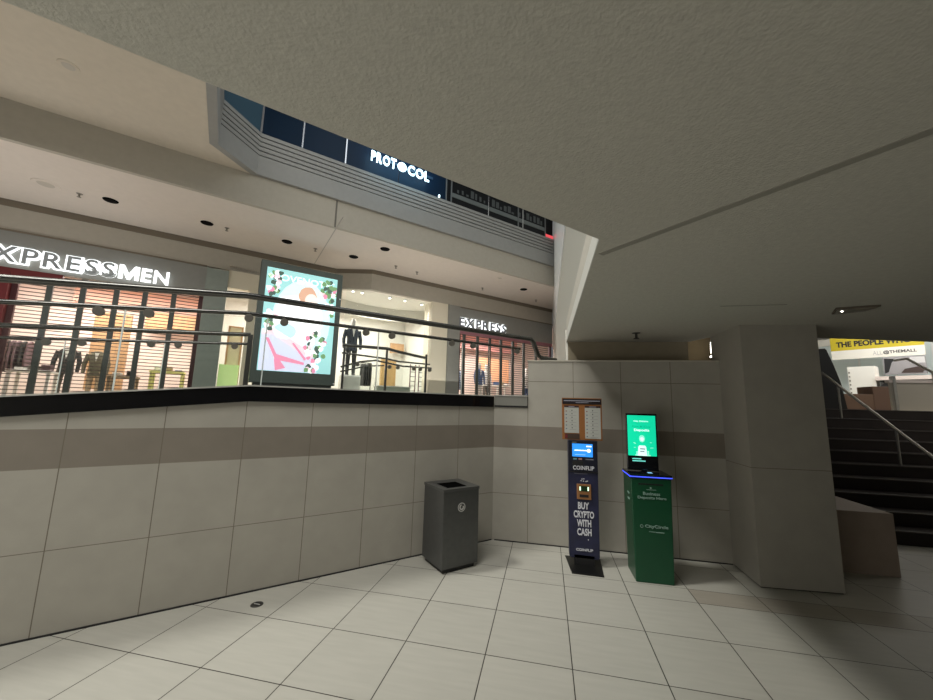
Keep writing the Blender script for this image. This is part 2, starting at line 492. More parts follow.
# soffit face closing the gap above the parapet
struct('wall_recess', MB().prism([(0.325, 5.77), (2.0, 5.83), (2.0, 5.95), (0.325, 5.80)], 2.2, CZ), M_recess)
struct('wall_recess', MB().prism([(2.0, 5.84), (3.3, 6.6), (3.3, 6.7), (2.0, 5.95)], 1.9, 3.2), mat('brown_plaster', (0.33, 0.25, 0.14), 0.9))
struct('floor_upper', box(0.48, 2.16, 5.47, 6.2, 1.80, UF), M_carpet)

# ------------------------------------------------------------------ upper concourse and storefronts
struct('floor_upper', box(0.2, 12.3, 4.42, 16.2, UF - 0.15, UF), M_carpet, R45)
mb = MB(); mb.prism([(0.2, UF - 0.1), (0.2, UF), (-3.0, UF - SL * 3.2), (-9, UF - SL * 3.2), (-9, UF - SL * 3.2 - 0.1), (-3.0, UF - SL * 3.2 - 0.1)], 4.42, 16.2, 'y')
struct('floor_ramp', mb, M_carpet, R45)
# ceilings of the level above
struct('ceiling_corridor', box(-12, 12.2, 9.47, 12.45, 6.17, 6.35), M_corr, R45)
mb = MB(); mb.prism([(-12, 6.4), (-0.64, 6.4), (-0.64, 8.61), (0.11, 9.30), (12, 9.30), (12, 9.6), (-12, 9.6)], 6.90, 7.1)
struct('ceiling_concourse', mb, M_beige, R45)
struct('trim_13', box(-12, 9.9, 9.37, 9.47, 6.17, 6.90), M_bulk, R45)
# fascia of the third level: chamfered corner, flat band, four ribs
FP = [(-0.64, 6.4), (-0.64, 8.61), (0.11, 9.30), (9.75, 9.30)]
def strip(p, off, t):
    """plan polygon following the polyline p, offset towards the void by off, t thick"""
    def shift(o):
        out = []
        for i, q in enumerate(p):
            ns = []
            for a, b in ((i - 1, i), (i, i + 1)):
                if a < 0 or b >= len(p): continue
                dx, dy = p[b][0] - p[a][0], p[b][1] - p[a][1]; L = math.hypot(dx, dy); ns.append((dy / L, -dx / L))
            nx = sum(n[0] for n in ns) / len(ns); ny = sum(n[1] for n in ns) / len(ns); k = nx * nx + ny * ny
            out.append((q[0] + nx / k * o, q[1] + ny / k * o))
        return out
    return shift(off) + list(reversed(shift(off - t)))
mb = MB(); mb.prism(strip(FP, 0.02, 0.15), 6.895, 7.36); struct('trim_14', mb, M_grey2, R45)
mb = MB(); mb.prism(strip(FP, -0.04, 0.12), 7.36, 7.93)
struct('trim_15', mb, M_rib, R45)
for i in range(5):
    z = 7.385 + i * 0.115
    mb = MB(); mb.prism(strip(FP, 0.02, 0.10), z, z + 0.085); struct('trim_%d' % (16 + i), mb, M_grey2, R45)

# third-level dark glass front
gl = thing('glass_shopfront', 'dark blue glass shopfront with thin bright posts above the ribbed fascia', 'shopfront', FW(0, 9.3, 7.95), R45)
FG = [(-0.64, -2.0), (-0.64, -0.69), (0.11, 0.0), (9.7, 0.0)]
gp = [(0.11, 1.0), (1.0, 2.05), (2.05, 3.55), (3.55, 5.1)]
mb = MB(); mb.prism(strip(FG[:3], -0.04, 0.04), 0, 1.6); mb.build('glass_panel', M_dglass2, gl, label='pale corner pane')
for a, b in gp: box(a + 0.01, b - 0.01, 0.04, 0.08, 0, 1.6).build('glass_panel', M_dglass, gl)
box(5.1, 9.7, 0.04, 0.08, 0, 1.6).build('glass_panel', mat('smoked_glass', (0.012, 0.013, 0.014), 0.35, spec=0.15), gl)
for s in (0.11, 1.0, 2.05, 6.7, 8.2): box(s - 0.016, s + 0.016, 0.0, 0.05, 0, 1.6).build('glazing_post', M_bright, gl)
for s in (5.1, 5.28, 8.0, 9.3): box(s - 0.016, s + 0.016, 0.0, 0.05, 0, 1.6).build('glazing_post', mat('grey_post', (0.16, 0.17, 0.17), 0.5), gl)
box(5.3, 9.3, 0.02, 0.05, 0.2, 0.34).build('mid_rail', mat('grey_green_rail', (0.14, 0.16, 0.155), 0.5), gl)
for i in range(22):
    x = 5.5 + i * 0.17; h = random.uniform(0.05, 0.26)
    if i in (7, 14): continue
    box(x, x + random.uniform(0.05, 0.14), 0.028, 0.045, 0.40, 0.40 + h).build('display_goods', mat('dim_goods', (0.075, 0.085, 0.085), 0.6), gl)
box(9.3, 9.68, -0.01, 0.03, 0.0, 0.10).build('red_light_strip', mat('red_glow', (0.5, 0.02, 0.02), 0.5, emit=(1, 0.12, 0.14), strength=0.7), gl)
box(-0.6, 9.7, -0.02, 0.3, 1.6, 1.9).build('header', M_grey2, gl)
box(4.84, 4.88, 0.0, 0.04, 0.02, 0.10).build('door_light', M_litb, gl)

sg = thing('shop_sign', 'glowing blue white PROTOCOL letters on the dark upper glass', 'sign', FW(0, 9.25, 8.33), R45)
letters('PROT', sg, 2.70, 3.42, -0.05, 0.25, 0.0, M_litb, bold=0.022, depth=0.03, gap=0.12)
letters('COL', sg, 3.78, 4.46, -0.05, 0.25, 0.0, M_litb, bold=0.022, depth=0.03, gap=0.12)
disc(0.135, -0.012, 0.012, 3.60, 0.10, 20).build('round_emblem', M_litb, sg)
box(2.70, 4.62, 0.06, 0.075, 0.12, 0.2).build('mounting_rail', mat('navy_panel', (0.02, 0.05, 0.09), 0.5), sg)
lp = bpy.data.lights.new('sign_glow', 'AREA'); lp.shape = 'RECTANGLE'; lp.size = 1.9; lp.size_y = 0.5; lp.energy = 8; lp.color = (0.35, 0.75, 1.0)
lo = bpy.data.objects.new('sign_glow', lp); COL.objects.link(lo); lo.location = FW(3.65, 8.9, 8.5)
lo.rotation_euler = (Vector(FW(3.65, 9.4, 8.4)) - Vector(lo.location)).to_track_quat('-Z', 'Y').to_euler()

# storefront walls -------------------------------------------------------
NL, NR = 12.5, 11.8
struct('wall_storefront', box(-9, 2.75, NL, NL + 0.15, 5.47, 6.10), M_fasc, R45)
struct('trim_21', box(-9, 2.75, NL - 0.02, NL + 0.12, 6.02, 6.18), M_gap, R45)
struct('trim_22', box(-9, -0.78, NL - 0.03, NL + 0.02, 5.44, 5.475), M_gap, R45)
struct('wall_storefront', box(-9, -0.72, NL, NL + 0.15, 4.60, 5.45), M_grey, R45)
struct('trim_23', box(-9, -3.55, NL + 0.02, NL + 0.14, 4.42, 4.60), M_red, R45)
struct('trim_24', box(-0.76, -0.24, NL - 0.12, NL + 0.2, 1.5, 5.40), M_green, R45)
struct('trim_25', box(-4.75, -4.37, NL, NL + 0.2, 1.5, 4.5), M_red, R45)
struct('wall_storefront', box(-9, -4.75, NL, NL + 0.2, 1.5, 4.5), M_cream, R45)
struct('wall_storefront', box(-0.24, 3.0, NL, NL + 0.15, 4.95, 5.60), M_cream, R45)
struct('trim_26', box(0.32, 0.55, NL - 0.05, NL + 0.15, UF, 4.95), M_cream, R45)
mb = MB(); mb.prism([(2.7, NL), (3.75, NR), (3.75, NR + 0.15), (2.8, NL + 0.15)], 5.48, 6.12)
mb.box(3.75, 12.2, NR, NR + 0.15, 5.48, 6.12); struct('wall_storefront', mb, M_fasc, R45)
mb = MB(); mb.prism([(2.7, NL - 0.02), (3.75, NR - 0.02), (3.75, NR + 0.12), (2.8, NL + 0.12)], 6.03, 6.18)
mb.box(3.75, 12.2, NR - 0.02, NR + 0.12, 6.03, 6.18); struct('trim_27', mb, M_gap, R45)
struct('trim_28', box(6.05, 6.72, NR, NR + 0.6, UF, 5.48), M_cream, R45)
struct('trim_29', box(6.72, 7.22, NR - 0.08, NR + 0.3, UF, 5.46), M_grey, R45)
struct('wall_storefront', box(7.22, 12.2, NR, NR + 0.15, 4.58, 5.44), M_grey, R45)
struct('trim_30', box(6.72, 12.2, NR - 0.02, NR + 0.03, 5.44, 5.48), M_gap, R45)
struct('trim_31', box(7.22, 12.2, NR + 0.03, NR + 0.14, 4.44, 4.58), mat('mauve_trim', (0.35, 0.15, 0.18), 0.5), R45)
# shop interiors
struct('wall_shop', box(-9, 16.4, 16.1, 16.25, 1.5, 6.0), M_pink, R45)
struct('wall_shop', box(-0.70, -0.58, NL + 0.2, 16.1, 1.5, 6.0), M_pink, R45)
struct('wall_shop', box(6.80, 6.95, NR + 0.3, 16.1, UF, 6.0), M_white, R45)
struct('wall_shop', box(-0.58, 6.8, 15.95, 16.09, UF, 6.0), M_white, R45)
struct('ceiling_shop', box(-9, -0.58, NL + 0.15, 16.1, 5.35, 5.45), M_pink, R45)
struct('ceiling_shop', MB().prism([(-0.58, NL + 0.15), (2.8, NL + 0.15), (3.75, NR + 0.15), (6.8, NR + 0.15), (6.8, 16.1), (-0.58, 16.1)], 5.62, 5.72), M_white, R45)
struct('ceiling_shop', box(6.95, 16.4, NR + 0.15, 16.1, 5.35, 5.45), M_pink, R45)
# curved bulkhead inside the centre shop
mb = MB(); pts = [(2.9 + i * 0.39, 13.9 + 0.55 * math.sin(i / 10 * PI)) for i in range(11)]
mb.prism(pts + [(p[0], p[1] + 0.15) for p in reversed(pts)], 5.12, 5.62); struct('wall_shop_bulkhead', mb, mat('shop_grey_white', (0.62, 0.61, 0.56), 0.7), R45)

# signs ------------------------------------------------------------------
sg = thing('shop_sign', 'EXPRESS MEN backlit letters on the grey band above the shutter', 'sign', FW(0, NL - 0.09, 4.71), R45)
H = 0.36
letters('EXPRESS', sg, -5.02, -2.64, 0.0, H, 0.0, M_letter, M_lit, 0.085, bold=0.012, gap=0.16, haloy=0.045)
letters('MEN', sg, -2.56, -1.56, 0.0, H, 0.0, M_lit, None, bold=0.022, gap=0.10)
sg = thing('shop_sign', 'EXPRESS backlit letters on the grey band beside the tall parapet', 'sign', FW(0, NR - 0.09, 4.69), R45)
letters('EXPRESS', sg, 7.18, 9.45, 0.0, 0.35, 0.0, M_letter2, M_lit, 0.075, bold=0.022, gap=0.16, haloy=0.045)


# roll-down grilles --------------------------------------------------------
def grille(s0, s1, n, z1, posts, label, edge, UF=UF):
    t = thing('security_grille', label, 'security shutter', FW((s0 + s1) / 2, n, UF), R45)
    c = (s0 + s1) / 2; mb = MB(); z = 0.05
    while z < z1 - UF:
        mb.box(s0 - c, s1 - c, -0.008, 0.008, z, z + 0.020); z += 0.088
    mb.build('bars', M_bar, t)
    for p in posts: box(p - c - 0.055, p - c + 0.055, -0.03, 0.03, 0, z1 - UF).build('post', M_postg, t, bevel=0.004)
    for p in (s0, s1): box(p - c - 0.05, p - c + 0.05, -0.04, 0.04, 0, z1 - UF).build('side_channel', edge, t)
    box(s0 - c, s1 - c, -0.03, 0.03, 0.0, 0.06).build('bottom_rail', M_steel, t)
    return t
grille(-4.32, -0.83, NL + 0.20, 4.62, (-3.77, -3.20, -2.59, -2.03, -1.43), 'closed see-through shutter of the shop under the EXPRESS MEN letters', mat('maroon_channel', (0.06, 0.012, 0.014), 0.5), UF=1.52)
grille(7.28, 12.1, NR + 0.08, 4.46, (7.52, 8.15, 8.74, 9.32, 9.95, 10.55, 11.25), 'closed see-through shutter of the shop under the shorter EXPRESS letters', mat('maroon_channel', (0.06, 0.012, 0.014), 0.5))

# advertising lightbox -------------------------------------------------------
lb = thing('advertising_lightbox', 'tall lit poster box with a red haired woman among flowers', 'lightbox', FW(1.55, 11.0, UF), R45)
box(-1.07, 1.07, 0, 0.30, 0.30, 3.60).build('frame', mat('frame_grey_green', (0.085, 0.11, 0.10), 0.4), lb, bevel=0.015)
box(-0.98, 0.98, 0.03, 0.27, 0, 0.30).build('plinth', mat('plinth_black', (0.015, 0.02, 0.02), 0.4), lb)
def em(name, c, s=1.0): return mat(name, c, 0.6, emit=c, strength=s)
PW, P0, P1 = 0.92, 0.62, 3.42
scr = box(-PW, PW, -0.006, 0, P0, P1).build('poster', em('poster_teal', (0.34, 0.66, 0.66), 0.85), lb)
def blob(cx, cz, rx, rz, m, y=-0.008, name='poster_figure', seg=22, jag=0.0, parent=None):
    rr = [1 + jag * random.uniform(-1, 1) for _ in range(seg)]
    mb = MB(); mb.prism([(cx + rx * rr[k] * math.cos(2 * PI * k / seg), cz + rz * rr[k] * math.sin(2 * PI * k / seg)) for k in range(seg)], y, y + 0.001, 'y')
    return mb
E_w = em('poster_white', (0.96, 0.97, 0.97), 1.1); E_w2 = em('poster_ice', (0.62, 0.84, 0.88), 0.95)
E_skin = em('poster_skin', (0.93, 0.80, 0.72), 0.85); E_hair = em('poster_hair', (0.74, 0.45, 0.32), 0.7)
E_pink = em('poster_pink', (0.85, 0.30, 0.45), 0.75); E_lpink = em('poster_pale_pink', (0.93, 0.68, 0.75), 0.85)
E_leaf = em('poster_leaf', (0.22, 0.42, 0.20), 0.5); E_dleaf = em('poster_dark_leaf', (0.10, 0.17, 0.14), 0.4); E_lav = em('poster_lavender', (0.66, 0.70, 0.86), 0.85)
blob(0.05, 2.05, 0.75, 1.15, E_w2, -0.0075).build('poster_glow', E_w2, scr)
mb = MB(); mb.prism([(-0.9, 0.63), (0.55, 0.63), (0.35, 1.15), (-0.25, 1.55), (-0.9, 1.65)], -0.0085, -0.0075, 'y'); mb.build('poster_cloth', E_lav, scr)
# white dress with outstretched skirt and the figure's head
mb = MB(); mb.prism([(-0.55, 2.62), (-0.15, 2.75), (0.25, 2.62), (0.52, 2.45), (0.62, 2.0), (0.42, 1.62), (0.1, 1.35), (-0.35, 1.42), (-0.72, 1.75), (-0.62, 2.2)], -0.0098, -0.0088, 'y'); mb.build('poster_dress', E_w, scr)
blob(0.15, 2.80, 0.24, 0.25, E_hair, -0.0102, jag=0.08).build('poster_hair', E_hair, scr)
blob(0.25, 2.66, 0.17, 0.20, E_skin, -0.0112).build('poster_face', E_skin, scr)
mb = MB(); mb.prism([(-0.9, 1.72), (-0.6, 1.75), (0.4, 1.2), (0.45, 1.05), (0.3, 1.05), (-0.65, 1.6), (-0.9, 1.58)], -0.0112, -0.0102, 'y'); mb.build('poster_ribbon', E_lpink, scr)
for q in ([(-0.8, 1.5), (-0.72, 1.5), (-0.5, 1.08), (0.2, 0.90), (0.2, 0.83), (-0.52, 0.92)], [(-0.55, 0.95), (-0.45, 0.98), (-0.25, 0.72), (-0.5, 0.64)], [(-0.15, 1.4), (-0.1, 1.42), (0.25, 1.0), (0.2, 0.95)]):
    mb = MB(); mb.prism(q, -0.0122, -0.0112, 'y'); mb.build('poster_ribbon', E_pink, scr)
blob(-0.35, 1.72, 0.28, 0.22, E_w2, -0.0112).build('poster_shade', em('poster_aqua', (0.55, 0.78, 0.84), 0.9), scr)
for (cx, cz, n, rx, rzz) in ((-0.72, 3.0, 24, 0.14, 0.35), (-0.70, 2.05, 14, 0.20, 0.18), (0.72, 3.05, 24, 0.22, 0.30), (0.78, 2.5, 8, 0.10, 0.28), (0.45, 1.35, 40, 0.32, 0.42), (0.35, 0.80, 10, 0.2, 0.12), (-0.75, 1.75, 6, 0.12, 0.1)):
    for i in range(n):
        a = random.random() * 2 * PI; r = math.sqrt(random.random())
        px = max(-0.86, min(0.86, cx + rx * r * math.cos(a))); pz_ = max(P0 + .07, min(P1 - .07, cz + rzz * r * math.sin(a)))
        mm = random.choice([E_leaf, E_dleaf, E_leaf, E_lpink, E_pink, E_w, E_w])
        blob(px, pz_, 0.06, 0.065, mm, -0.0135 - 0.0002 * (i % 9), seg=9, jag=0.3).build('poster_flower' if mm not in (E_leaf, E_dleaf) else 'poster_leaf', mm, scr)
fit_text('poster_lettering', 'LOVENOTES', E_w, scr, -0.70, 0.84, 3.10, 3.28, -0.0125, depth=0.001)
o_flowers = [(-0.66, 3.2), (-0.58, 3.3), (0.55, 3.2), (0.66, 3.28), (0.76, 3.15), (0.6, 3.08), (0.72, 3.02)]
for px, pz_ in o_flowers: blob(px, pz_, 0.07, 0.07, E_lpink, -0.0162, seg=9, jag=0.3).build('poster_flower', random.choice([E_lpink, E_dleaf, E_leaf]), scr)
for x, z in ((1.03, 2.85), (1.03, 0.36)): disc(0.02, -0.012, 0, x, z, 10).build('latch', M_whitegloss, lb)


def FL(s): return UF if s > -0.6 else 1.593 if s < -3 else UF - SL * (0.2 - s)


# shop contents ---------------------------------------------------------------
def mannequin(s, n, label, coat, legs, plinth=0.0, scale=1.0, head=True):
    t = thing('mannequin', label, 'mannequin', FW(s, n, FL(s)), R45)
    skin = mat('mannequin_white', (0.6, 0.58, 0.54), 0.4)
    k = scale; z0 = plinth
    if plinth: box(-0.3, 0.3, -0.25, 0.25, 0, plinth).build('plinth', M_white, t)
    mb = MB()
    for sx in (-0.1, 0.1):
        mb.loft([(z0 + 0.0, sx * k, -0.03, .05 * k, .11 * k), (z0 + 0.06, sx * k, 0, .05 * k, .06 * k), (z0 + .45 * k, sx * k, 0, .065 * k, .07 * k), (z0 + .9 * k, sx * .9 * k, 0, .09 * k, .10 * k)])
    mb.build('trousers', legs, t, smooth=True)
    MB().loft([(z0 + .78 * k, 0, 0, .19 * k, .125 * k), (z0 + 1.0 * k, 0, 0, .17 * k, .115 * k), (z0 + 1.15 * k, 0, 0, .165 * k, .115 * k), (z0 + 1.4 * k, 0, 0, .215 * k, .125 * k), (z0 + 1.5 * k, 0, 0, .16 * k, .09 * k), (z0 + 1.54 * k, 0, 0, .07 * k, .07 * k)]).build('jacket', coat, t, smooth=True)
    for sx in (-1, 1):
        MB().tube([(sx * .20 * k, 0, z0 + 1.44 * k), (sx * .27 * k, 0, z0 + 1.15 * k), (sx * .26 * k, -.06 * k, z0 + .85 * k)], [.065 * k, .055 * k, .042 * k]).build('sleeve', coat, t, smooth=True)
    if head: MB().loft([(z0 + 1.50 * k, 0, 0, .05 * k, .05 * k), (z0 + 1.58 * k, 0, 0, .05 * k, .055 * k), (z0 + 1.63 * k, 0, 0, .07 * k, .085 * k), (z0 + 1.75 * k, 0, 0, .078 * k, .095 * k), (z0 + 1.83 * k, 0, 0, .05 * k, .06 * k)]).build('head', skin, t, smooth=True)
    MB().prism([(-.05 * k, z0 + 1.5 * k), (.05 * k, z0 + 1.5 * k), (0, z0 + 1.22 * k)], -0.135 * k, -0.11 * k, 'y').build('shirt_front', M_white, t)
    return t


C_navy = mat('navy_cloth', (0.02, 0.03, 0.05), 0.9); C_grey = mat('grey_cloth', (0.16, 0.15, 0.13), 0.9); C_char = mat('charcoal_cloth', (0.04, 0.04, 0.04), 0.9)
C_plum = mat('plum_cloth', (0.13, 0.08, 0.09), 0.9); C_blue = mat('blue_cloth', (0.08, 0.14, 0.28), 0.9); C_tan = mat('tan_cloth', (0.42, 0.33, 0.22), 0.9); C_wh = mat('white_cloth', (0.7, 0.7, 0.68), 0.9)
mannequin(3.52, 12.8, 'mannequin in a dark suit on a plinth in the centre shop window', C_navy, C_char, plinth=0.75, scale=1.08)
mannequin(-3.60, 14.0, 'mannequin in a dark shirt behind the EXPRESS MEN shutter', C_char, C_grey, scale=0.9, head=False)
mannequin(-3.0, 13.9, 'mannequin in an olive grey jacket behind the EXPRESS MEN shutter', mat('olive_cloth', (0.13, 0.12, 0.08), 0.9), C_tan, scale=0.88, head=False)
mannequin(9.05, 13.0, 'mannequin in a blue jacket behind the shorter EXPRESS shutter', C_blue, C_wh, scale=0.9)
mannequin(9.7, 13.4, 'mannequin in pale clothes behind the shorter EXPRESS shutter', C_wh, C_grey, scale=0.9)
mannequin(11.45, 12.7, 'mannequin in blue trousers behind the shorter EXPRESS shutter, beside the tall wall', C_wh, C_blue, scale=0.85)


def clothes_rack(s, n, label, width, garments, glabel, h=1.35, ggroup='', mats=(C_plum,)):
    UF = FL(s); t = thing('clothes_rack', label, 'clothes rack', FW(s, n, UF), R45)
    for x in (-width / 2, width / 2):
        MB().tube([(x, 0, 0.03), (x, 0, h)], 0.018, 8).build('upright', M_dsteel, t)
        box(x - 0.02, x + 0.02, -0.25, 0.25, 0, 0.03).build('foot', M_dsteel, t)
    MB().tube([(-width / 2, 0, h), (width / 2, 0, h)], 0.018, 8).build('rail', M_dsteel, t)
    mb = MB(); mb.prism([(-0.03, h - 0.03), (-0.22, h - 0.10), (-0.25, h - 0.55), (-0.2, h - 0.85), (0.2, h - 0.85), (0.25, h - 0.55), (0.22, h - 0.10), (0.03, h - 0.03)], -0.022, 0.022, 'x')
    for i in range(garments):
        g = mb.build('hanging_garment', mats[i % len(mats)], bevel=0.01)
        u = -width / 2 + 0.07 + i * (width - 0.14) / max(1, garments - 1)
        g.location = FW(s + u, n, UF); g.rotation_euler = (0, 0, R45 + random.uniform(-0.04, 0.04))
        tag(g, glabel, 'garment', ggroup)
clothes_rack(-4.72, 14.4, 'clothes rack of dark garments behind the EXPRESS MEN shutter, beside the red pier', 0.75, 7, 'dark plum garment hanging on the rack behind the EXPRESS MEN shutter', h=1.55, ggroup='garments on the dark clothes rack', mats=(C_plum, C_plum, C_char))
clothes_rack(4.32, 13.6, 'low clothes rack of black garments in the centre shop', 0.4, 4, 'black garment hanging on the low rack in the centre shop', h=1.3, ggroup='black garments in the centre shop', mats=(C_char,))
clothes_rack(8.3, 13.8, 'clothes rack of blue garments behind the shorter EXPRESS shutter', 0.7, 6, 'pale blue garment hanging behind the shorter EXPRESS shutter', ggroup='blue garments', mats=(mat('pale_blue_cloth', (0.3, 0.38, 0.5), 0.9), C_wh))


def table(s, n, w, d, h, label, top, stacks, slabel, sgroup, cl):
    UF = FL(s) + 0.005; t = thing('display_table', label, 'table', FW(s, n, UF), R45)
    box(-w / 2, w / 2, -d / 2, d / 2, h - 0.05, h).build('tabletop', top, t, bevel=0.005)
    for x in (-w / 2 + .05, w / 2 - .05):
        for y in (-d / 2 + .05, d / 2 - .05): box(x - .03, x + .03, y - .03, y + .03, 0, h - 0.05).build('leg', top, t)
    for i in range(stacks):
        x = -w / 2 + 0.16 + i * (w - 0.32) / max(1, stacks - 1); mb = MB(); z = 0
        for j in range(random.randint(2, 5)): mb.box(-0.085, 0.085, -0.12, 0.12, z, z + 0.026); z += 0.03
        g = mb.build('folded_clothes', cl[i % len(cl)], bevel=0.01); g.location = FW(s + x, n, UF + h + 0.001); g.rotation_euler = (0, 0, R45)
        tag(g, slabel, 'folded clothes', sgroup)
table(-3.95, 13.3, 0.75, 0.6, 0.72, 'white display table behind the EXPRESS MEN shutter', M_white, 3, 'folded clothes on the white table behind the EXPRESS MEN shutter', 'folded clothes on the white table', (C_wh, C_grey, C_plum))
table(-1.45, 13.9, 0.8, 0.6, 0.75, 'yellow green display table behind the EXPRESS MEN shutter', mat('lime_board', (0.62, 0.66, 0.25), 0.6), 3, 'folded clothes on the yellow green table', 'folded clothes on the yellow green table', (C_wh, C_tan, C_blue))
table(-2.3, 13.3, 0.6, 0.5, 0.62, 'tan display table between mannequins and the yellow green table', C_tan, 2, 'folded clothes on the tan table', 'folded clothes on the tan table', (C_wh, C_char))
table(10.4, 13.2, 0.9, 0.6, 0.75, 'white display table behind the shorter EXPRESS shutter', M_white, 3, 'folded clothes on the white table of the shop beside the tall parapet', 'folded clothes in the right shop', (C_blue, C_tan, C_wh))


def panel(name, s0, s1, n, z0, z1, m, label, cat, frame=None):
    t = thing(name, label, cat, FW((s0 + s1) / 2, n, UF), R45); h = (s1 - s0) / 2
    box(-h + .02, h - .02, 0.02, 0.10, z0 - UF + .02, z1 - UF - .02).build('board', m, t)
    f = frame or m
    for x in (-h, h - 0.05): box(x, x + 0.05, 0, 0.12, z0 - UF, z1 - UF).build('side_frame', f, t)
    box(-h, h, 0, 0.12, z1 - UF - 0.04, z1 - UF).build('top_frame', f, t)
    return t
panel('wood_partition', -3.35, -2.55, 14.6, UF, 4.15, M_wood, 'orange wood partition behind the EXPRESS MEN shutter', 'partition')
panel('wood_partition', -2.4, -0.95, 15.6, 3.9, 4.5, M_wood, 'long orange wood shelf panel high on the wall behind the EXPRESS MEN shutter', 'partition')
panel('wood_partition', 5.12, 5.75, 14.2, UF, 3.50, mat('tan_wood', (0.62, 0.40, 0.17), 0.5), 'tan wood panel standing in the centre shop', 'partition')
panel('wall_cabinet', 6.02, 6.65, 15.6, 3.95, 4.4, M_wood, 'small orange wall cabinet at the back of the centre shop', 'cabinet')
panel('mirror_frame', -0.10, 0.30, 13.2, UF, 3.95, mat('cream_board', (0.80, 0.72, 0.50), 0.6), 'wood framed cream panel beside the grey green pilaster', 'panel', M_wood)
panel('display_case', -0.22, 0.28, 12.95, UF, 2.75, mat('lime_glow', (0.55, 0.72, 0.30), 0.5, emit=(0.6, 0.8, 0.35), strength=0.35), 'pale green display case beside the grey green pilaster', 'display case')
panel('wood_partition', 10.4, 12.3, 15.0, 2.9, 4.1, mat('coral_wood', (0.70, 0.38, 0.22), 0.5), 'coral wood wall panel behind the shorter EXPRESS shutter', 'partition')
panel('coral_board', -4.2, -1.0, 15.9, 4.55, 5.2, mat('pale_coral', (0.80, 0.52, 0.42), 0.6), 'coral banner high on the back wall behind the EXPRESS MEN shutter', 'poster')
panel('coral_board', 8.4, 13.2, 15.4, 4.5, 5.2, mat('coral_red_lit', (0.66, 0.33, 0.30), 0.6), 'long coral red board added for the red-lit tone high behind the shorter EXPRESS shutter', 'poster')  # added board, its colour stands in for red light at the shop's top
# counter and ladder shelves in the centre shop
ct = thing('shop_counter', 'long pale grey counter low in the centre shop', 'counter', FW(4.2, 12.3, UF), R45)
box(0.15, 1.35, 0, 0.35, 0, 0.40).build('body', mat('sage_board', (0.42, 0.46, 0.38), 0.6), ct); box(0.12, 1.38, -0.03, 0.38, 0.40, 0.44).build('worktop', M_white, ct)
for i, s in enumerate((6.05, 6.42)):
    t = thing('ladder_shelf', ('dark ladder shelf in the centre shop, nearer the tan wood panel', 'dark ladder shelf in the centre shop, nearer the cream column')[i], 'shelf', FW(s, 13.2, UF), R45)
    for x in (-0.11, 0.11): box(x - .015, x + .015, 0, .03, 0, 1.35).build('rail', mat('maroon_metal', (0.12, 0.03, 0.05), 0.5), t)
    for j in range(7): box(-.11, .11, 0, .03, 0.15 + j * .18, 0.17 + j * .18).build('rung', M_dsteel, t)
t = thing('store_window', 'frameless glass shop window between the lightbox and the cream column', 'window', FW(4.5, NR + 0.2, UF), R45)
box(-1.5, 1.5, 0, 0.012, 0, 3.55).build('pane', M_glass, t); box(-1.5, 1.5, -0.02, 0.03, 0, 0.06).build('sill', M_steel, t)
# ceiling spots in the centre shop
pr = None
for i, (s, n) in enumerate(((3.4, 12.7), (3.72, 12.7), (4.75, 12.7), (5.35, 12.7), (6.1, 12.8), (6.4, 12.8), (3.05, 12.9))):
    if pr is None:
        pr = thing('spotlight', 'small bright spotlight in the centre shop ceiling', 'spotlight', FW(s, n, 5.62), R45, 'ceiling spotlights of the centre shop')
        MB().loft([(-0.05, 0, 0, .05, .05), (0, 0, 0, .06, .06)]).build('housing', M_whitegloss, pr)
        MB().loft([(-0.062, 0, 0, .04, .04), (-0.05, 0, 0, .045, .045)]).build('bulb', M_lamp, pr); continue
    o = dup(pr); o.location = FW(s, n, 5.62)

# ------------------------------------------------------------------ ceiling fittings
pd = None
for i, (x, y) in enumerate([(-9.689, 5.984), (-8.418, 7.271), (-7.103, 8.576), (-5.764, 9.862), (-4.55, 9.466), (-0.828, 13.776)]):
    if pd is None:
        pd = thing('recessed_downlight', 'unlit black round downlight in the pale corridor ceiling', 'downlight', (x, y, 6.17), 0, 'unlit downlights in the corridor ceiling')
        MB().loft([(-0.015, 0, 0, .13, .13), (-0.001, 0, 0, .14, .14)], 20).build('trim_ring', mat('matt_black', (0.004, 0.004, 0.004), 0.9, spec=0.0), pd)
        MB().loft([(-0.02, 0, 0, .09, .09), (-0.013, 0, 0, .11, .11)], 20).build('lamp', mat('dark_lamp', (0.006, 0.006, 0.006), 0.8, spec=0.05), pd); continue
    o = dup(pd); o.location = (x, y, 6.17)


def sprinkler(x, y, z, label, group=None, k=1.0, m=None):
    t = thing('fire_sprinkler', label, 'sprinkler', (x, y, z), 0, group); m = m or M_dsteel
    MB().loft([(-0.006 * k, 0, 0, .035 * k, .035 * k), (0, 0, 0, .04 * k, .04 * k)], 16).build('escutcheon', m, t)
    MB().loft([(-0.05 * k, 0, 0, .012 * k, .012 * k), (0, 0, 0, .012 * k, .012 * k)], 10).build('stem', m, t)
    MB().loft([(-0.058 * k, 0, 0, .028 * k, .028 * k), (-0.052 * k, 0, 0, .026 * k, .026 * k)], 12).build('deflector', m, t)
    return t
sprinkler(1.149, 5.10, CZ, 'dark pendent sprinkler under the low ceiling above the machines', None, 1.3)
psk = sprinkler(-10.087, 5.65, 6.17, 'small sprinkler in the pale corridor ceiling', 'sprinklers in the corridor ceiling', 1.4, mat('sprinkler_grey', (0.25, 0.23, 0.20), 0.6))
for x, y in [(-8.13, 7.591), (-6.587, 9.14), (-4.763, 10.786), (-4.266, 11.413), (-2.359, 13.419), (-0.404, 15.302)]:
    o = dup(psk); o.location = (x, y, 6.17)
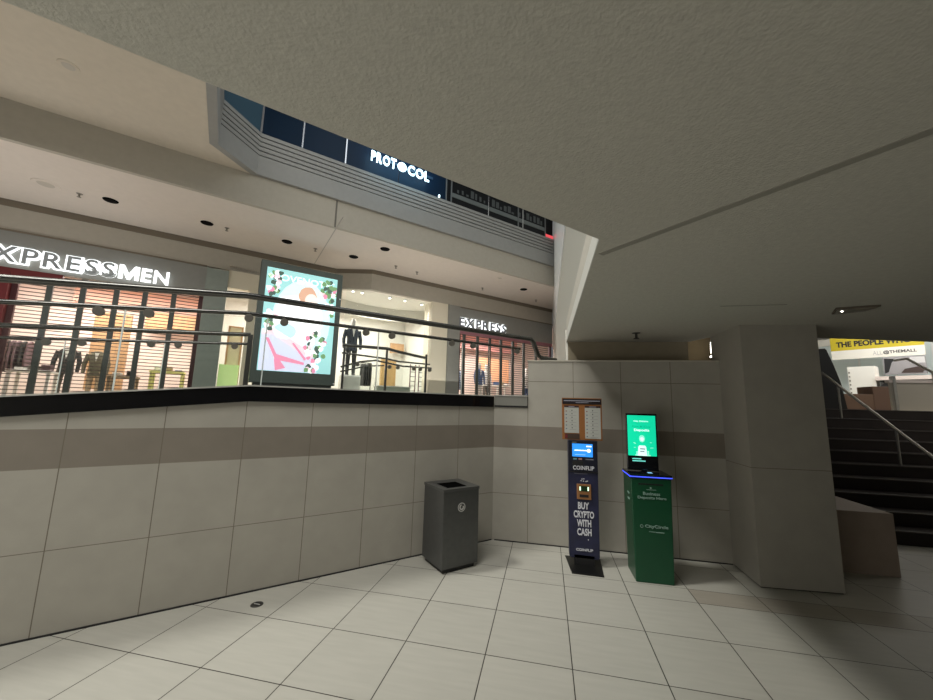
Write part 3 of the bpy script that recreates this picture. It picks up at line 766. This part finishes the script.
for (x, y, z, l, r) in ((-10.352, 5.23, 6.17, 'flush round speaker in the corridor ceiling above the EXPRESS MEN letters', 0.22), (-1.562, 12.386, 6.17, 'flush round speaker in the corridor ceiling before the shorter EXPRESS letters', 0.10), (-7.338, 3.69, 6.90, 'flush round cover in the higher beige ceiling', 0.13)):
    t = thing('ceiling_speaker', l, 'speaker', (x, y, z))
    MB().loft([(-0.012, 0, 0, r * .95, r * .95), (0, 0, 0, r, r)], 24).build('cover', M_corr if z < 6.5 else M_beige, t)
    MB().loft([(-0.016, 0, 0, r * .6, r * .6), (-0.010, 0, 0, r * .62, r * .62)], 24).build('grille', mat('cover_shade', (0.5, 0.46, 0.40), 0.8), t)
mb = MB(); a = Vector(FW(3.2, 9.48)); b = Vector(FW(2.1, 12.4)); a2, b3 = Vector((-4.98, 7.767)), Vector((-7.45, 10.315))
d = (b3 - a2).normalized(); p = Vector((-d.y, d.x)) * 0.012; st = a2 - d * 0.3
mb.prism([tuple(st + p), tuple(b3 + p), tuple(b3 - p), tuple(st - p)], 6.166, 6.17); struct('trim_32', mb, mat('seam_grey', (0.40, 0.37, 0.33), 0.8))
struct('trim_33', box(1.915, 1.955, 9.362, 9.37, 6.17, 6.90), mat('seam_dark', (0.15, 0.14, 0.12), 0.8), R45)
# surface light fitting under the low ceiling
t = thing('ceiling_light', 'unlit flat rectangular light fitting under the low ceiling before the stairs', 'ceiling light', (2.77, 4.03, CZ))
MB().prism([(-0.15, -0.06), (0.14, -0.14), (0.15, 0.03), (-0.05, 0.15)], -0.018, 0).build('housing', mat('fitting_brown', (0.13, 0.11, 0.085), 0.6), t, bevel=0.004)
MB().prism([(-0.13, -0.05), (0.12, -0.12), (0.13, 0.02), (-0.045, 0.13)], -0.024, -0.018).build('diffuser', mat('diffuser_grey', (0.22, 0.20, 0.16), 0.3), t)
MB().loft([(-0.030, -0.07, -0.01, .006, .006), (-0.023, -0.07, -0.01, .01, .01)], 10).build('indicator', M_lamp, t, label='small lit indicator')


# ------------------------------------------------------------------ balustrades
def along(pts, s):
    for (a, b) in zip(pts, pts[1:]):
        if a[0] <= s <= b[0]: return a[1] + (b[1] - a[1]) * (s - a[0]) / (b[0] - a[0])
    return pts[-1][1] if s > pts[-1][0] else pts[0][1]


def balustrade(label, n, top, mid, discs, r1, r2, rd, joints, s0, s1, glass_z, post=None, tail=None):
    t = thing('glass_balustrade', label, 'balustrade', FW(0, n, UF), R45)
    P = lambda pts: [(a, 0, b - UF) for a, b in pts]
    MB().tube(P(top) + (tail or []), r1, 14, flat=0.75).build('top_rail', M_rail, t, smooth=True)
    MB().tube(P(mid), r2, 10).build('lower_rail', M_rail, t, smooth=True)
    for s in discs:
        z = along(mid, s) - UF - 0.045
        disc(rd, -0.02, 0.02, s, z, 18).build('glass_clamp', M_clamp, t, bevel=0.003)
        MB().tube([(s, 0, z), (s, 0, z + 0.05)], 0.008, 6).build('clamp_stem', M_dsteel, t)
    ends = [s0] + list(joints) + [s1]
    for a, b in zip(ends, ends[1:]):
        a2, b2 = a + 0.006, b - 0.006
        MB().prism([(a2, along(glass_z, a2) - UF), (b2, along(glass_z, b2) - UF), (b2, along(mid, b2) - UF - .02), (a2, along(mid, a2) - UF - .02)], -0.005, 0.005, 'y').build('glass_panel', M_glass, t)
    for s in joints:
        box(s - .005, s + .005, -.007, .007, along(glass_z, s) - UF, along(mid, s) - UF - 0.02).build('glass_edge', mat('glass_edge', (0.75, 0.82, 0.80), 0.2), t)
    if post is not None:
        for s in post: box(s - .035, s + .035, -.035, .035, along(glass_z, s) - UF, along(top, s) - UF).build('post', M_dsteel, t)
    return t


top = [(-5, 2.84 - SL * 5.2), (0.1, 2.84), (4.0, 2.845)]
mid = [(-5, 2.655 - SL * 5.2), (0.1, 2.655), (3.78, 2.665)]
gz = [(-5, 1.925 - SL * 5.2), (0.2, 1.925), (4.2, 1.925)]
balustrade('near glass balustrade with two steel rails standing on the black kerb', 4.34, top, mid,
           (-1.9, -1.6, -0.98, -0.65, 0.13, 0.46, 1.35, 1.68, 2.55, 2.90, 3.72), 0.043, 0.020, 0.040, (-1.75, -0.81, 0.30, 1.51, 2.72), -3.0, 3.2, gz,
           tail=[(4.06, 0, 0.90), (4.16, 0, 0.70), (4.24, 0, 0.66), (4.55, 0, 0.66)])
top = [(-6, 2.86 - 0.080 * 6.2), (0.27, 2.86)]
mid = [(-6, 2.70 - 0.080 * 6.2), (0.27, 2.70)]
gz = [(-6, 1.98 - SL * 6.2), (0.27, 1.93)]
balustrade('far glass balustrade of the ramp, ending in a square post before the lightbox', 7.20, top, mid,
           (-2.9, -2.08, -1.74, -1.00, -0.68, 0.06), 0.045, 0.022, 0.048, (-1.9, -0.84), -4.0, 0.25, gz, post=(0.27,))
# landing rails before the centre shop
t = thing('landing_railing', 'bent steel railing with clamps before the centre shop window', 'railing', FW(0, 8.0, UF), R45)
MB().tube([(2.0, 0, 1.07), (3.0, 0, 1.09), (3.3, 0, 1.04), (4.15, 0.3, 1.0)], 0.035, 10).build('top_rail', M_rail, t, smooth=True)
MB().tube([(2.0, 0, 0.90), (3.0, 0, 0.86), (3.3, 0, 0.82), (4.25, 0.3, 0.85)], 0.02, 8).build('middle_rail', M_rail, t, smooth=True)
MB().tube([(2.0, 0, 0.60), (2.4, 0, 0.74), (2.75, 0, 0.80), (3.4, 0, 0.72), (4.3, 0.3, 0.76)], 0.02, 8).build('lower_rail', M_rail, t, smooth=True)
MB().tube([(2.0, 0, 0.50), (2.55, 0, 0.66), (2.95, 0, 0.70)], 0.016, 8).build('sloping_rail', M_rail, t, smooth=True)
for s in (2.35, 2.62, 3.08, 3.28, 3.68, 3.85, 4.1): disc(0.045, -0.02, 0.02, s, 0.68, 14).build('glass_clamp', M_clamp, t)
for s in (2.05, 3.0, 4.0):
    box(s - .02, s + .02, -.02, .02, 0, 1.05).build('post', M_dsteel, t)
box(2.08, 2.97, -.005, .005, 0.05, 0.66).build('glass_panel', M_glass, t); box(3.03, 3.97, -.005, .005, 0.05, 0.66).build('glass_panel', M_glass, t)

# ------------------------------------------------------------------ pillar, block, stairs
t = tag(MB().prism([(2.158, 4.69), (2.935, 4.755), (2.935, 5.46), (2.152, 5.46)], 0.012, CZ).build('pillar', M_pil), 'wide square stone clad pillar between the back wall and the stairs', 'pillar')
MB().prism([(2.166, 4.70), (2.925, 4.765), (2.925, 5.45), (2.16, 5.45)], 0.0, 0.012).build('base_joint', M_black, t)
blk = MB().box(3.22, 3.88, 5.40, 6.66, 0, 0.68).build('stair_cheek_wall', mat('block_stone', (0.30, 0.24, 0.20), 0.6, noise=0.05)); tag(blk, 'low brownish stone block beside the pillar at the foot of the stairs', 'low wall')
t = thing('rail_loop', 'small bent steel rail end standing on the low stone block', 'rail', (3.55, 6.40, 0.68))
MB().tube([(0.0, 0, 0.0), (0.0, 0, 0.24), (0.03, 0, 0.27), (0.30, 0, 0.25), (0.33, 0, 0.22), (0.33, 0, 0.001)], 0.016, 8).build('bent_tube', M_steel, t, smooth=True)
for x in (0.0, 0.33): MB().loft([(0.0, x, 0, .03, .03), (0.008, x, 0, .03, .03)], 12).build('base_flange', M_steel, t)
st = thing('staircase', 'wide dark staircase climbing to the bright upper mall', 'staircase', (5.6, 6.7, 0))
M_step = mat('dark_step', (0.018, 0.012, 0.010), 0.6); M_nose = mat('step_nosing', (0.075, 0.065, 0.06), 0.45)
for i in range(10):
    s_ = box(-2.2, 3.4, i * 0.3, 3.0, i * 0.19, (i + 1) * 0.19 - 0.004).build('step', M_step, st)
    box(-2.2, 3.4, i * 0.3 - 0.008, i * 0.3 + 0.012, (i + 1) * 0.19 - 0.016, (i + 1) * 0.19).build('nosing', M_nose, s_)


def handrail(label, x, p0, p1, posts, r=0.026):
    t = thing('handrail', label, 'handrail', (x, 0, 0))
    MB().tube([(0, p0[0] - 0.15, p0[1] - 0.02), (0, *p0), (0, *p1), (0, p1[0] + 0.3, p1[1])], r, 10).build('rail', M_steel, t, smooth=True)
    for y in posts:
        k = (y - p0[0]) / (p1[0] - p0[0]); z1 = p0[1] + (p1[1] - p0[1]) * k
        i = max(0, min(9, int((y - 6.7) / 0.3))); z0 = (i + 1) * 0.19 if y >= 6.7 else 0
        MB().tube([(0, y, z0), (0, y, z1)], 0.018, 8).build('post', M_steel, t)
handrail('steel handrail running down the middle of the dark stairs', 5.95, (6.85, 0.76), (9.62, 2.68), (7.1, 8.0, 9.2))
handrail('steel handrail beside the frosted landing panel', 7.66, (6.85, 1.0), (9.8, 3.02), (7.1, 8.3, 9.3))

# ------------------------------------------------------------------ upper mall beyond the stairs
struct('floor_mall', box(2.2, 24, 9.7, 30, UF - 0.1, UF), mat('mall_floor', (0.62, 0.58, 0.50), 0.35))
struct('ceiling_mall', box(1.2, 24, 7.5, 30, 7.0, 7.2), M_white)
struct('wall_mall', box(3, 24, 29, 29.2, UF, 7.0), M_white)
struct('wall_mall', box(0.6, 0.8, 9, 29, UF, 7.0), M_white)
RM = -R45
def BP(n, z, t=20.9): # plane across the mall: world position from its n coordinate
    return (Q * (t - n), Q * (t + n), z)
bn = thing('hanging_banner', 'yellow and white banner reading THE PEOPLE and @THEMALL above the far mall', 'banner', BP(3.35, 3.98), RM)
box(-1.22, 1.24, 0, 0.03, 0.36, 1.2).build('yellow_field', mat('banner_yellow', (0.50, 0.40, 0.012), 0.6), bn)
box(-1.22, 1.24, 0, 0.03, 0.0, 0.36).build('white_field', mat('banner_white', (0.75, 0.73, 0.66), 0.6), bn)
fit_text('lettering', 'THE PEOPLE WHO', M_black, bn, -1.05, 0.95, 0.49, 0.72, -0.003, bold=0.045, depth=0.004)
fit_text('lettering', '@THEMALL', mat('letter_dark', (0.06, 0.06, 0.06), 0.6), bn, 0.22, 1.05, 0.10, 0.25, -0.003, bold=0.03)
fit_text('lettering', 'ALL', mat('letter_faint', (0.42, 0.41, 0.40), 0.6), bn, -0.05, 0.20, 0.10, 0.25, -0.003)
for x in (-1.1, 1.1): MB().tube([(x, 0.015, 1.2), (x, 0.015, 3.0)], 0.01, 6).build('hanging_cord', M_steel, bn)
# far white shopfront, poster, kiosk, seat blocks
t = thing('far_shopfront', 'pale blue white shopfront far beyond the stairs', 'shopfront', BP(3.3, UF, 22.6), RM)
box(-2.6, 2.8, 0, 0.15, 0, 2.9).build('glazing', mat('pale_window', (0.70, 0.80, 0.82), 0.3), t)
for x in (-2.0, -0.8, 0.2, 1.2, 2.2): box(x - .03, x + .03, -.05, 0, 0, 2.9).build('mullion', M_whitegloss, t)
box(-2.6, 2.8, -.06, 0.2, 2.9, 3.2).build('header', M_white, t)
t = thing('framed_poster', 'dark poster panel hanging beneath the banner lettering', 'poster', BP(2.75, 3.3), RM)
box(-0.42, 0.62, 0, 0.04, 0, 0.66).build('board', mat('poster_grey', (0.30, 0.29, 0.30), 0.5), t)
MB().prism([(-0.40, 0.05), (-0.38, 0.62), (-0.1, 0.58), (-0.2, 0.45), (-0.3, 0.1)], -0.006, 0, 'y').build('dark_figure', M_black, t)
MB().prism([(0.0, 0.05), (0.1, 0.2), (0.45, 0.28), (0.58, 0.15), (0.5, 0.04)], -0.006, 0, 'y').build('dark_car', mat('poster_brown', (0.05, 0.03, 0.025), 0.5), t)
box(0.25, 0.60, -0.006, 0, 0.4, 0.62).build('pale_corner', mat('poster_pale', (0.6, 0.6, 0.6), 0.5), t)
t = thing('mall_kiosk', 'white mall kiosk with a dark overhanging shelf', 'kiosk', BP(2.9, UF, 19.6), RM)
box(-1.0, -0.3, 0, 0.6, 0, 1.65).build('column', M_white, t)
for i in range(9): box(-0.98, -0.94, -0.01, 0, 0.2 + i * .15, 0.26 + i * .15).build('edge_block', M_greysill, t)
box(-0.2, 1.6, 0, 0.6, 0.85, 1.12).build('dark_shelf', mat('shelf_grey', (0.13, 0.13, 0.13), 0.5), t)
box(-0.3, 1.8, -0.1, 0.7, 1.12, 1.25).build('shelf_top', mat('rose_white', (0.75, 0.66, 0.62), 0.5), t)
box(-0.3, 0.55, 0.1, 0.6, 0.0, 0.85).build('counter_front', mat('maple_board', (0.66, 0.60, 0.50), 0.5), t)
MB().prism([(-0.25, 0.80), (0.05, 0.85), (0.25, 1.0), (0.0, 1.12), (-0.25, 1.1), (-0.1, 1.02), (-0.22, 0.9)], -0.02, 0.0, 'y').build('black_swoosh', M_black, t)
t = thing('bench', 'brown box bench at the head of the stairs', 'bench', (8.05, 11.55, UF))
box(-0.5, 0.16, 0, 0.5, 0, 0.42).build('long_seat', mat('bench_brown', (0.20, 0.12, 0.08), 0.6), t, bevel=0.01); box(0.16, 0.75, 0, 0.5, 0, 0.62).build('back_block', mat('bench_brown2', (0.17, 0.10, 0.07), 0.6), t, bevel=0.01)
t = thing('landing_screen', 'beige frosted landing screen beside the stair head', 'screen', (7.35, 9.85, UF))
box(-0.02, 3.4, 0, 0.05, -0.35, 0.60).build('panel', mat('frosted_panel', (0.48, 0.44, 0.37), 0.5), t); box(-0.05, 3.4, -0.02, 0.08, 0.60, 0.66).build('capping', mat('rose_white', (0.75, 0.66, 0.62), 0.5), t)
box(0.02, 0.07, -0.03, 0.06, 0, 0.74).build('end_post', M_bright, t)
t = thing('escalator_side', 'black sloping side panel at the head of the stairs beside the pillar', 'side panel', (6.15, 10.0, UF))
MB().prism([(-0.75, 0), (0.45, 0), (0.38, 0.6), (0.28, 1.0), (0.17, 1.36), (-0.35, 1.33), (-0.75, 1.28)], 0, 0.12, 'y').build('panel', mat('side_black', (0.012, 0.012, 0.012), 0.5), t)
MB().tube([(-0.75, 0.06, 1.29), (-0.35, 0.06, 1.34), (0.17, 0.06, 1.37), (0.28, 0.06, 1.0), (0.46, 0.06, 0.02)], 0.025, 8).build('edge_band', M_dsteel, t)
t = thing('wall_lamp', 'slim lit tube lamp in the gap beside the pillar', 'lamp', (2.22, 5.72, 2.40))
MB().tube([(0.035, 0, 0.19), (0.04, 0, 0.34)], 0.011, 8).build('tube', M_lamp, t)
MB().tube([(0.035, 0, 0.13), (0.035, 0, 0.155)], [0.022, 0.016], 8).build('lower_bulb', M_lamp, t)
box(0.05, 0.062, 0, 0.02, 0.10, 0.36).build('back_plate', M_dsteel, t)

# ------------------------------------------------------------------ litter bin
cn = thing('litter_bin', 'square charcoal metal litter bin in the corner of the tiled walls', 'litter bin', (-1.09, 4.395, 0), R45)
W = 0.232; HB = 0.865
mb = MB().box(-W, W, -W, W, 0.045, HB - 0.01)
b_ = mb.build('body', M_can, cn, bevel=0.006)
box(-W + .03, W - .03, -W + .03, W - .03, 0, 0.045).build('plinth', M_black, cn)
# rim with square hole sloping inwards
mb = MB(); a, c = W + 0.004, W * 0.55
for (p, q, r_, s_) in (((-a, -a), (a, -a), (c, -c), (-c, -c)), ((a, -a), (a, a), (c, c), (c, -c)), ((a, a), (-a, a), (-c, c), (c, c)), ((-a, a), (-a, -a), (-c, -c), (-c, c))):
    k = len(mb.v); mb.v += [(p[0], p[1], HB), (q[0], q[1], HB), (r_[0], r_[1], HB - .012), (s_[0], s_[1], HB - .012), (p[0], p[1], HB - .03), (q[0], q[1], HB - .03), (r_[0], r_[1], HB - .05), (s_[0], s_[1], HB - .05)]
    mb.f += [tuple(k + i for i in f) for f in ((0, 1, 2, 3), (4, 7, 6, 5), (0, 4, 5, 1), (1, 5, 6, 2), (2, 6, 7, 3), (3, 7, 4, 0))]
mb.build('rim', M_can2, cn)
box(-c, c, -c, c, HB - 0.045, HB - 0.008).build('opening', mat('bin_inside', (0.003, 0.003, 0.003), 0.95, spec=0.0), cn)
lg = ring(0.040, 0.048, -W - .003, -W, 0.0, 0.66).build('sticker', M_silver, cn, label='round silver recycling sticker')
ring(0.016, 0.030, -W - .004, -W - .001, 0.0, 0.66, 18).build('sticker_mark', M_silver, lg)
box(-0.004, 0.03, -W - .005, -W - .001, 0.672, 0.69).build('sticker_gap', M_can, lg)

# floor drain cover
t = thing('floor_drain', 'small round metal cover set in the pale floor tiles', 'floor drain', (-2.5, 3.10, 0.0))
MB().loft([(0.0, 0, 0, .052, .052), (0.004, 0, 0, .05, .05)], 24).build('cover', mat('drain_steel', (0.10, 0.10, 0.10), 0.35, 0.8), t)
for i in range(3): box(-0.028, 0.028, -0.022 + i * .018, -0.015 + i * .018, 0.004, 0.0055).build('slot', M_silver if i == 1 else M_black, t)

# ------------------------------------------------------------------ crypto kiosk (slim navy)
M_navy = mat('kiosk_navy', (0.013, 0.015, 0.046), 0.4, noise=0.25, nscale=9); M_pw = mat('print_white', (0.62, 0.63, 0.68), 0.5); M_or = mat('kiosk_orange', (0.26, 0.10, 0.025), 0.5)
kk = thing('cash_kiosk', 'slim navy COINFLIP kiosk with a blue screen and an orange price board', 'kiosk', (0.42, 4.72, 0))
MB().prism([(-0.205, 0.25), (-0.155, -0.225), (0.178, -0.23), (0.200, 0.245)], 0, 0.012).build('base_plate', mat('base_black', (0.006, 0.006, 0.006), 0.35), kk, bevel=0.003)
MB().prism([(-0.11, 0.0), (0.11, 0.0), (0.11, 0.12), (-0.11, 0.12)], 0.012, 0.12).build('stand_neck', M_black, kk)
mb = MB(); w_ = 0.168; rr = 0.03
prof = [(-w_, 1.40)] + [(-w_ + rr - rr * math.cos(a), 0.085 + rr - rr * math.sin(a)) for a in [i * PI / 10 for i in range(6)]] + [(w_ - rr + rr * math.sin(a), 0.085 + rr - rr * math.cos(a)) for a in [i * PI / 10 for i in range(6)]] + [(w_, 1.40)]
mb.prism(prof, 0.0, 0.13, 'y'); bd = mb.build('body', M_navy, kk, bevel=0.004)
box(-w_ + .002, w_ - .002, -0.012, 0.0, 1.045, 1.40).build('screen_housing', mat('housing_dark', (0.010, 0.011, 0.022), 0.3), kk, bevel=0.004)
sb = box(-0.120, 0.112, -0.016, -0.012, 1.215, 1.365).build('screen', mat('screen_blue', (0.02, 0.2, 0.7), 0.3, emit=(0.03, 0.27, 0.83), strength=0.95), kk)
W_e = mat('screen_white', (1, 1, 1), 0.4, emit=(0.75, 0.92, 1.0), strength=1.0)
MB().tube([(-0.095, -0.018, 1.288), (0.06, -0.018, 1.288)], 0.007, 6).build('screen_arrow', W_e, sb); disc(0.022, -0.02, -0.017, 0.068, 1.288, 16).build('screen_arrow', W_e, sb)
box(0.04, 0.10, -0.0175, -0.0165, 1.33, 1.345).build('screen_line', W_e, sb); box(-0.09, 0.03, -0.0175, -0.0165, 1.235, 1.243).build('screen_line', mat('screen_pale', (0.3, 0.5, 0.9), 0.4, emit=(0.2, 0.5, 0.9), strength=0.7), sb)
box(-0.12, -0.07, -0.015, -0.012, 1.375, 1.385).build('camera_strip', M_greysill, kk)
box(-0.11, -0.07, -0.015, -0.012, 1.18, 1.197).build('card_label', mat('label_teal', (0.15, 0.3, 0.33), 0.5), kk); box(-0.05, -0.01, -0.015, -0.012, 1.18, 1.197).build('card_label', mat('label_rose', (0.4, 0.2, 0.17), 0.5), kk)
box(0.03, 0.12, -0.015, -0.012, 1.182, 1.194).build('card_label', mat('label_grey', (0.18, 0.18, 0.22), 0.5), kk)
box(-0.12, 0.0, -0.02, -0.012, 1.115, 1.165).build('card_reader', M_black, kk)
fit_text('lettering', 'COINFLIP', M_pw, kk, -0.115, 0.125, 1.065, 1.112, -0.016, bold=0.02)
box(-w_, w_, -0.014, 0.0, 1.035, 1.043).build('seam', M_black, kk)
box(-0.10, 0.05, -0.003, -0.001, 1.018, 1.022).build('print_line', mat('label_grey', (0.18, 0.18, 0.22), 0.5), kk)
for i, (x, z) in enumerate(((-0.02, 0.955), (0.0, 0.958), (-0.03, 0.935), (-0.005, 0.932), (0.025, 0.93), (0.04, 0.935))): box(x, x + .014, -0.003, -0.001, z, z + .01).build('printed_icon', M_pw, kk)
cs = box(-0.075, 0.085, -0.022, 0.0, 0.735, 0.905).build('cash_slot', mat('slot_bronze', (0.36, 0.17, 0.07), 0.35, 0.4), kk, bevel=0.004)
box(-0.045, 0.060, -0.026, -0.022, 0.825, 0.885).build('slot_window', mat('slot_green', (0.01, 0.035, 0.012), 0.2), cs)
for x in (-0.045, 0.045): box(x, x + .014, -0.029, -0.026, 0.835, 0.878).build('slot_light', mat('slot_glow', (0.8, 1, 0.8), 0.4, emit=(0.7, 1.0, 0.7), strength=1.3), cs)
box(-0.045, 0.055, -0.026, -0.022, 0.76, 0.79).build('note_mouth', M_black, cs)
zt = 0.700
for wd, x0, x1 in (('BUY', -0.063, 0.060), ('CRYPTO', -0.113, 0.113), ('WITH', -0.078, 0.080), ('CASH', -0.076, 0.082)):
    fit_text('lettering', wd, M_pw, kk, x0, x1, zt - 0.078, zt, -0.003, bold=0.03); zt -= 0.096
disc(0.006, -0.003, -0.001, 0.045, 0.292, 8).build('print_dot', M_pw, kk)
fit_text('lettering', 'COINFLIP', M_pw, kk, -0.090, 0.095, 0.165, 0.193, -0.003, bold=0.02)
# price board above
pb = MB().box(-0.232, 0.232, 0.03, 0.05, 1.405, 1.905).build('price_board', M_or, kk, bevel=0.003)
box(-0.226, 0.226, 0.024, 0.030, 1.83, 1.895).build('board_header', mat('header_black', (0.012, 0.008, 0.010), 0.4), pb)
box(-0.21, 0.21, 0.022, 0.024, 1.866, 1.876).build('header_print', mat('print_dim', (0.30, 0.30, 0.36), 0.5), pb); box(-0.07, 0.08, 0.022, 0.024, 1.847, 1.853).build('header_print', mat('print_dim', (0.30, 0.30, 0.36), 0.5), pb)
M_paper = mat('price_paper', (0.42, 0.43, 0.40), 0.6); M_ink = mat('ink', (0.06, 0.06, 0.07), 0.6)
for x0, x1, z0 in ((-0.205, -0.035, 1.485), (0.035, 0.215, 1.425)):
    pp = box(x0, x1, 0.026, 0.030, z0, 1.805).build('price_list', M_paper, pb)
    box(x0, x1, 0.024, 0.026, 1.79, 1.812).build('list_header', mat('header_maroon', (0.03, 0.012, 0.012), 0.5), pp)
    box(x0 + .05, x1 - .05, 0.0225, 0.024, 1.797, 1.805).build('list_title', mat('print_dim', (0.30, 0.30, 0.36), 0.5), pp)
    n = int((1.77 - z0) / 0.042)
    for i in range(n):
        z = 1.755 - i * 0.042
        disc(0.007, 0.0245, 0.026, x0 + .09, z, 8).build('price_mark', M_ink, pp)
        box(x0 + .015, x0 + .032, 0.0245, 0.026, z - .017, z - .005).build('price_mark', mat('ink_red', (0.25, 0.10, 0.09), 0.6) if i % 3 == 0 else mat('ink_blue', (0.12, 0.15, 0.22), 0.6), pp)
        box(x0 + .06, x1 - .03, 0.0245, 0.026, z - .022, z - .018).build('price_mark', mat('ink_pale', (0.26, 0.26, 0.26), 0.6), pp)
box(-0.20, -0.03, 0.026, 0.030, 1.415, 1.475).build('board_footer', mat('footer_dark', (0.05, 0.03, 0.02), 0.5), pb)
box(-0.20, -0.17, 0.024, 0.026, 1.425, 1.468).build('red_mark', M_red, pb)

# ------------------------------------------------------------------ green deposit kiosk
M_kg = mat('kiosk_green', (0.004, 0.060, 0.024), 0.35, noise=0.08, nscale=4)
M_kt = mat('print_green_grey', (0.24, 0.38, 0.32), 0.5)
gk = thing('deposit_kiosk', 'green Business Deposits kiosk with a lit green screen on its top', 'kiosk', (1.095, 4.68, 0), 0.02)
mb = MB(); mb.prism([(-0.185, 0.0), (-0.205, 1.05), (0.205, 1.05), (0.188, 0.0)], -0.195, 0.165, 'y'); mb.build('body', M_kg, gk, bevel=0.008)
box(-0.208, 0.208, -0.198, 0.168, 1.05, 1.062).build('lid_gap', M_black, gk)
box(-0.212, 0.212, -0.205, 0.172, 1.072, 1.092).build('lid', mat('lid_black', (0.006, 0.008, 0.012), 0.06), gk, bevel=0.003)
M_led = mat('blue_led', (0.05, 0.1, 1), 0.4, emit=(0.06, 0.10, 1.0), strength=1.3)
box(-0.213, 0.213, -0.206, -0.200, 1.062, 1.072).build('led_strip', M_led, gk, label='glowing blue light strip')
box(-0.213, -0.207, -0.206, 0.165, 1.062, 1.072).build('led_strip', M_led, gk, label='glowing blue light strip')
box(-0.200, 0.205, -0.195, 0.165, 1.061, 1.073).build('lid_core', M_black, gk)
sc_ = box(-0.165, 0.168, 0.03, 0.065, 1.10, 1.74).build('display', mat('display_black', (0.006, 0.007, 0.009), 0.15), gk, bevel=0.004); sc_.location.x = -0.018
box(-0.03, 0.03, 0.05, 0.09, 1.09, 1.13).build('display_mount', M_black, gk)
G_e = mat('display_green', (0.0, 0.6, 0.35), 0.4, emit=(0.004, 0.64, 0.34), strength=0.95)
gs = box(-0.152, 0.152, 0.026, 0.030, 1.262, 1.718).build('display_picture', G_e, sc_)
WE = mat('display_white', (0.9, 1, 1), 0.4, emit=(0.70, 0.98, 0.94), strength=0.9); WE2 = mat('display_pale', (0.4, 0.9, 0.7), 0.4, emit=(0.25, 0.85, 0.62), strength=0.9); GD = mat('display_dark_green', (0, 0.3, 0.2), 0.4, emit=(0, 0.30, 0.18), strength=0.9)
fit_text('lettering', 'City Citizens', WE, gs, -0.085, 0.075, 1.640, 1.662, 0.0245, bold=0.02, depth=0.001)
fit_text('lettering', 'Fast & Easy', GD, gs, -0.10, 0.10, 1.575, 1.603, 0.0245, depth=0.001)
fit_text('lettering', 'Deposits', WE, gs, -0.082, 0.082, 1.530, 1.566, 0.0245, bold=0.03, depth=0.001)
blob(0.0, 1.455, 0.030, 0.040, WE, 0.0235).build('picture_head', WE2, gs); blob(0.0, 1.45, 0.02, 0.022, WE, 0.0225).build('picture_face', WE, gs)
MB().prism([(-0.05, 1.263), (-0.042, 1.36), (-0.03, 1.378), (0.03, 1.378), (0.042, 1.36), (0.05, 1.263)], 0.0235, 0.0245, 'y').build('picture_phone', WE, gs)
box(-0.025, 0.03, 0.022, 0.0235, 1.335, 1.345).build('phone_print', mat('phone_ink', (0.1, 0.15, 0.3), 0.5), gs); box(-0.025, 0.022, 0.022, 0.0235, 1.308, 1.316).build('phone_print', mat('phone_ink', (0.1, 0.15, 0.3), 0.5), gs)
box(-0.078, 0.088, 0.0245, 0.026, 1.263, 1.275).build('picture_hand', WE2, gs); box(-0.065, -0.05, 0.0245, 0.026, 1.27, 1.31).build('picture_hand', WE2, gs); box(0.055, 0.07, 0.0245, 0.026, 1.27, 1.32).build('picture_hand', WE2, gs)
for x, z in ((-0.095, 1.405), (-0.085, 1.395), (0.085, 1.35), (0.10, 1.352), (-0.09, 1.35), (0.085, 1.41)): box(x, x + .02, 0.0245, 0.026, z, z + .006).build('picture_spark', WE2, gs)
for z, x1 in ((1.222, -0.015), (1.198, 0.03)): box(-0.11, x1, 0.027, 0.0295, z, z + .012).build('footer_line', mat('footer_teal', (0.2, 0.7, 0.6), 0.4, emit=(0.15, 0.70, 0.60), strength=0.8), sc_)
fit_text('lettering', 'Business', M_kt, gk, -0.085, 0.085, 0.880, 0.912, -0.1995, bold=0.015)
fit_text('lettering', 'Deposits Here', M_kt, gk, -0.140, 0.145, 0.832, 0.868, -0.1995, bold=0.015)
box(-0.13, 0.12, -0.198, -0.1945, 0.985, 1.0).build('deposit_slot', M_black, gk)
disc(0.009, -0.198, -0.195, -0.005, 0.955, 10).build('printed_icon', M_kt, gk); box(-0.05, 0.05, -0.198, -0.195, 0.934, 0.938).build('print_line', M_kt, gk)
ring(0.011, 0.016, -0.199, -0.196, -0.110, 0.560, 14).build('logo_mark', M_kt, gk)
fit_text('lettering', 'CityCircle', M_kt, gk, -0.078, 0.150, 0.540, 0.580, -0.1995, bold=0.015)
box(-0.04, 0.03, -0.199, -0.196, 0.508, 0.512).build('print_line', M_kt, gk); box(0.03, 0.11, -0.199, -0.196, 0.504, 0.512).build('print_line', M_kt, gk)
box(0.005, 0.05, -0.09, -0.04, 1.0925, 1.094).build('lid_reader', mat('reader_glow', (0.3, 0.7, 1), 0.4, emit=(0.25, 0.55, 0.9), strength=0.7), gk)
for z in (0.86, 0.80): box(-0.205, -0.198, -0.10, -0.02, z, z + 0.02).build('side_print', M_kt, gk)
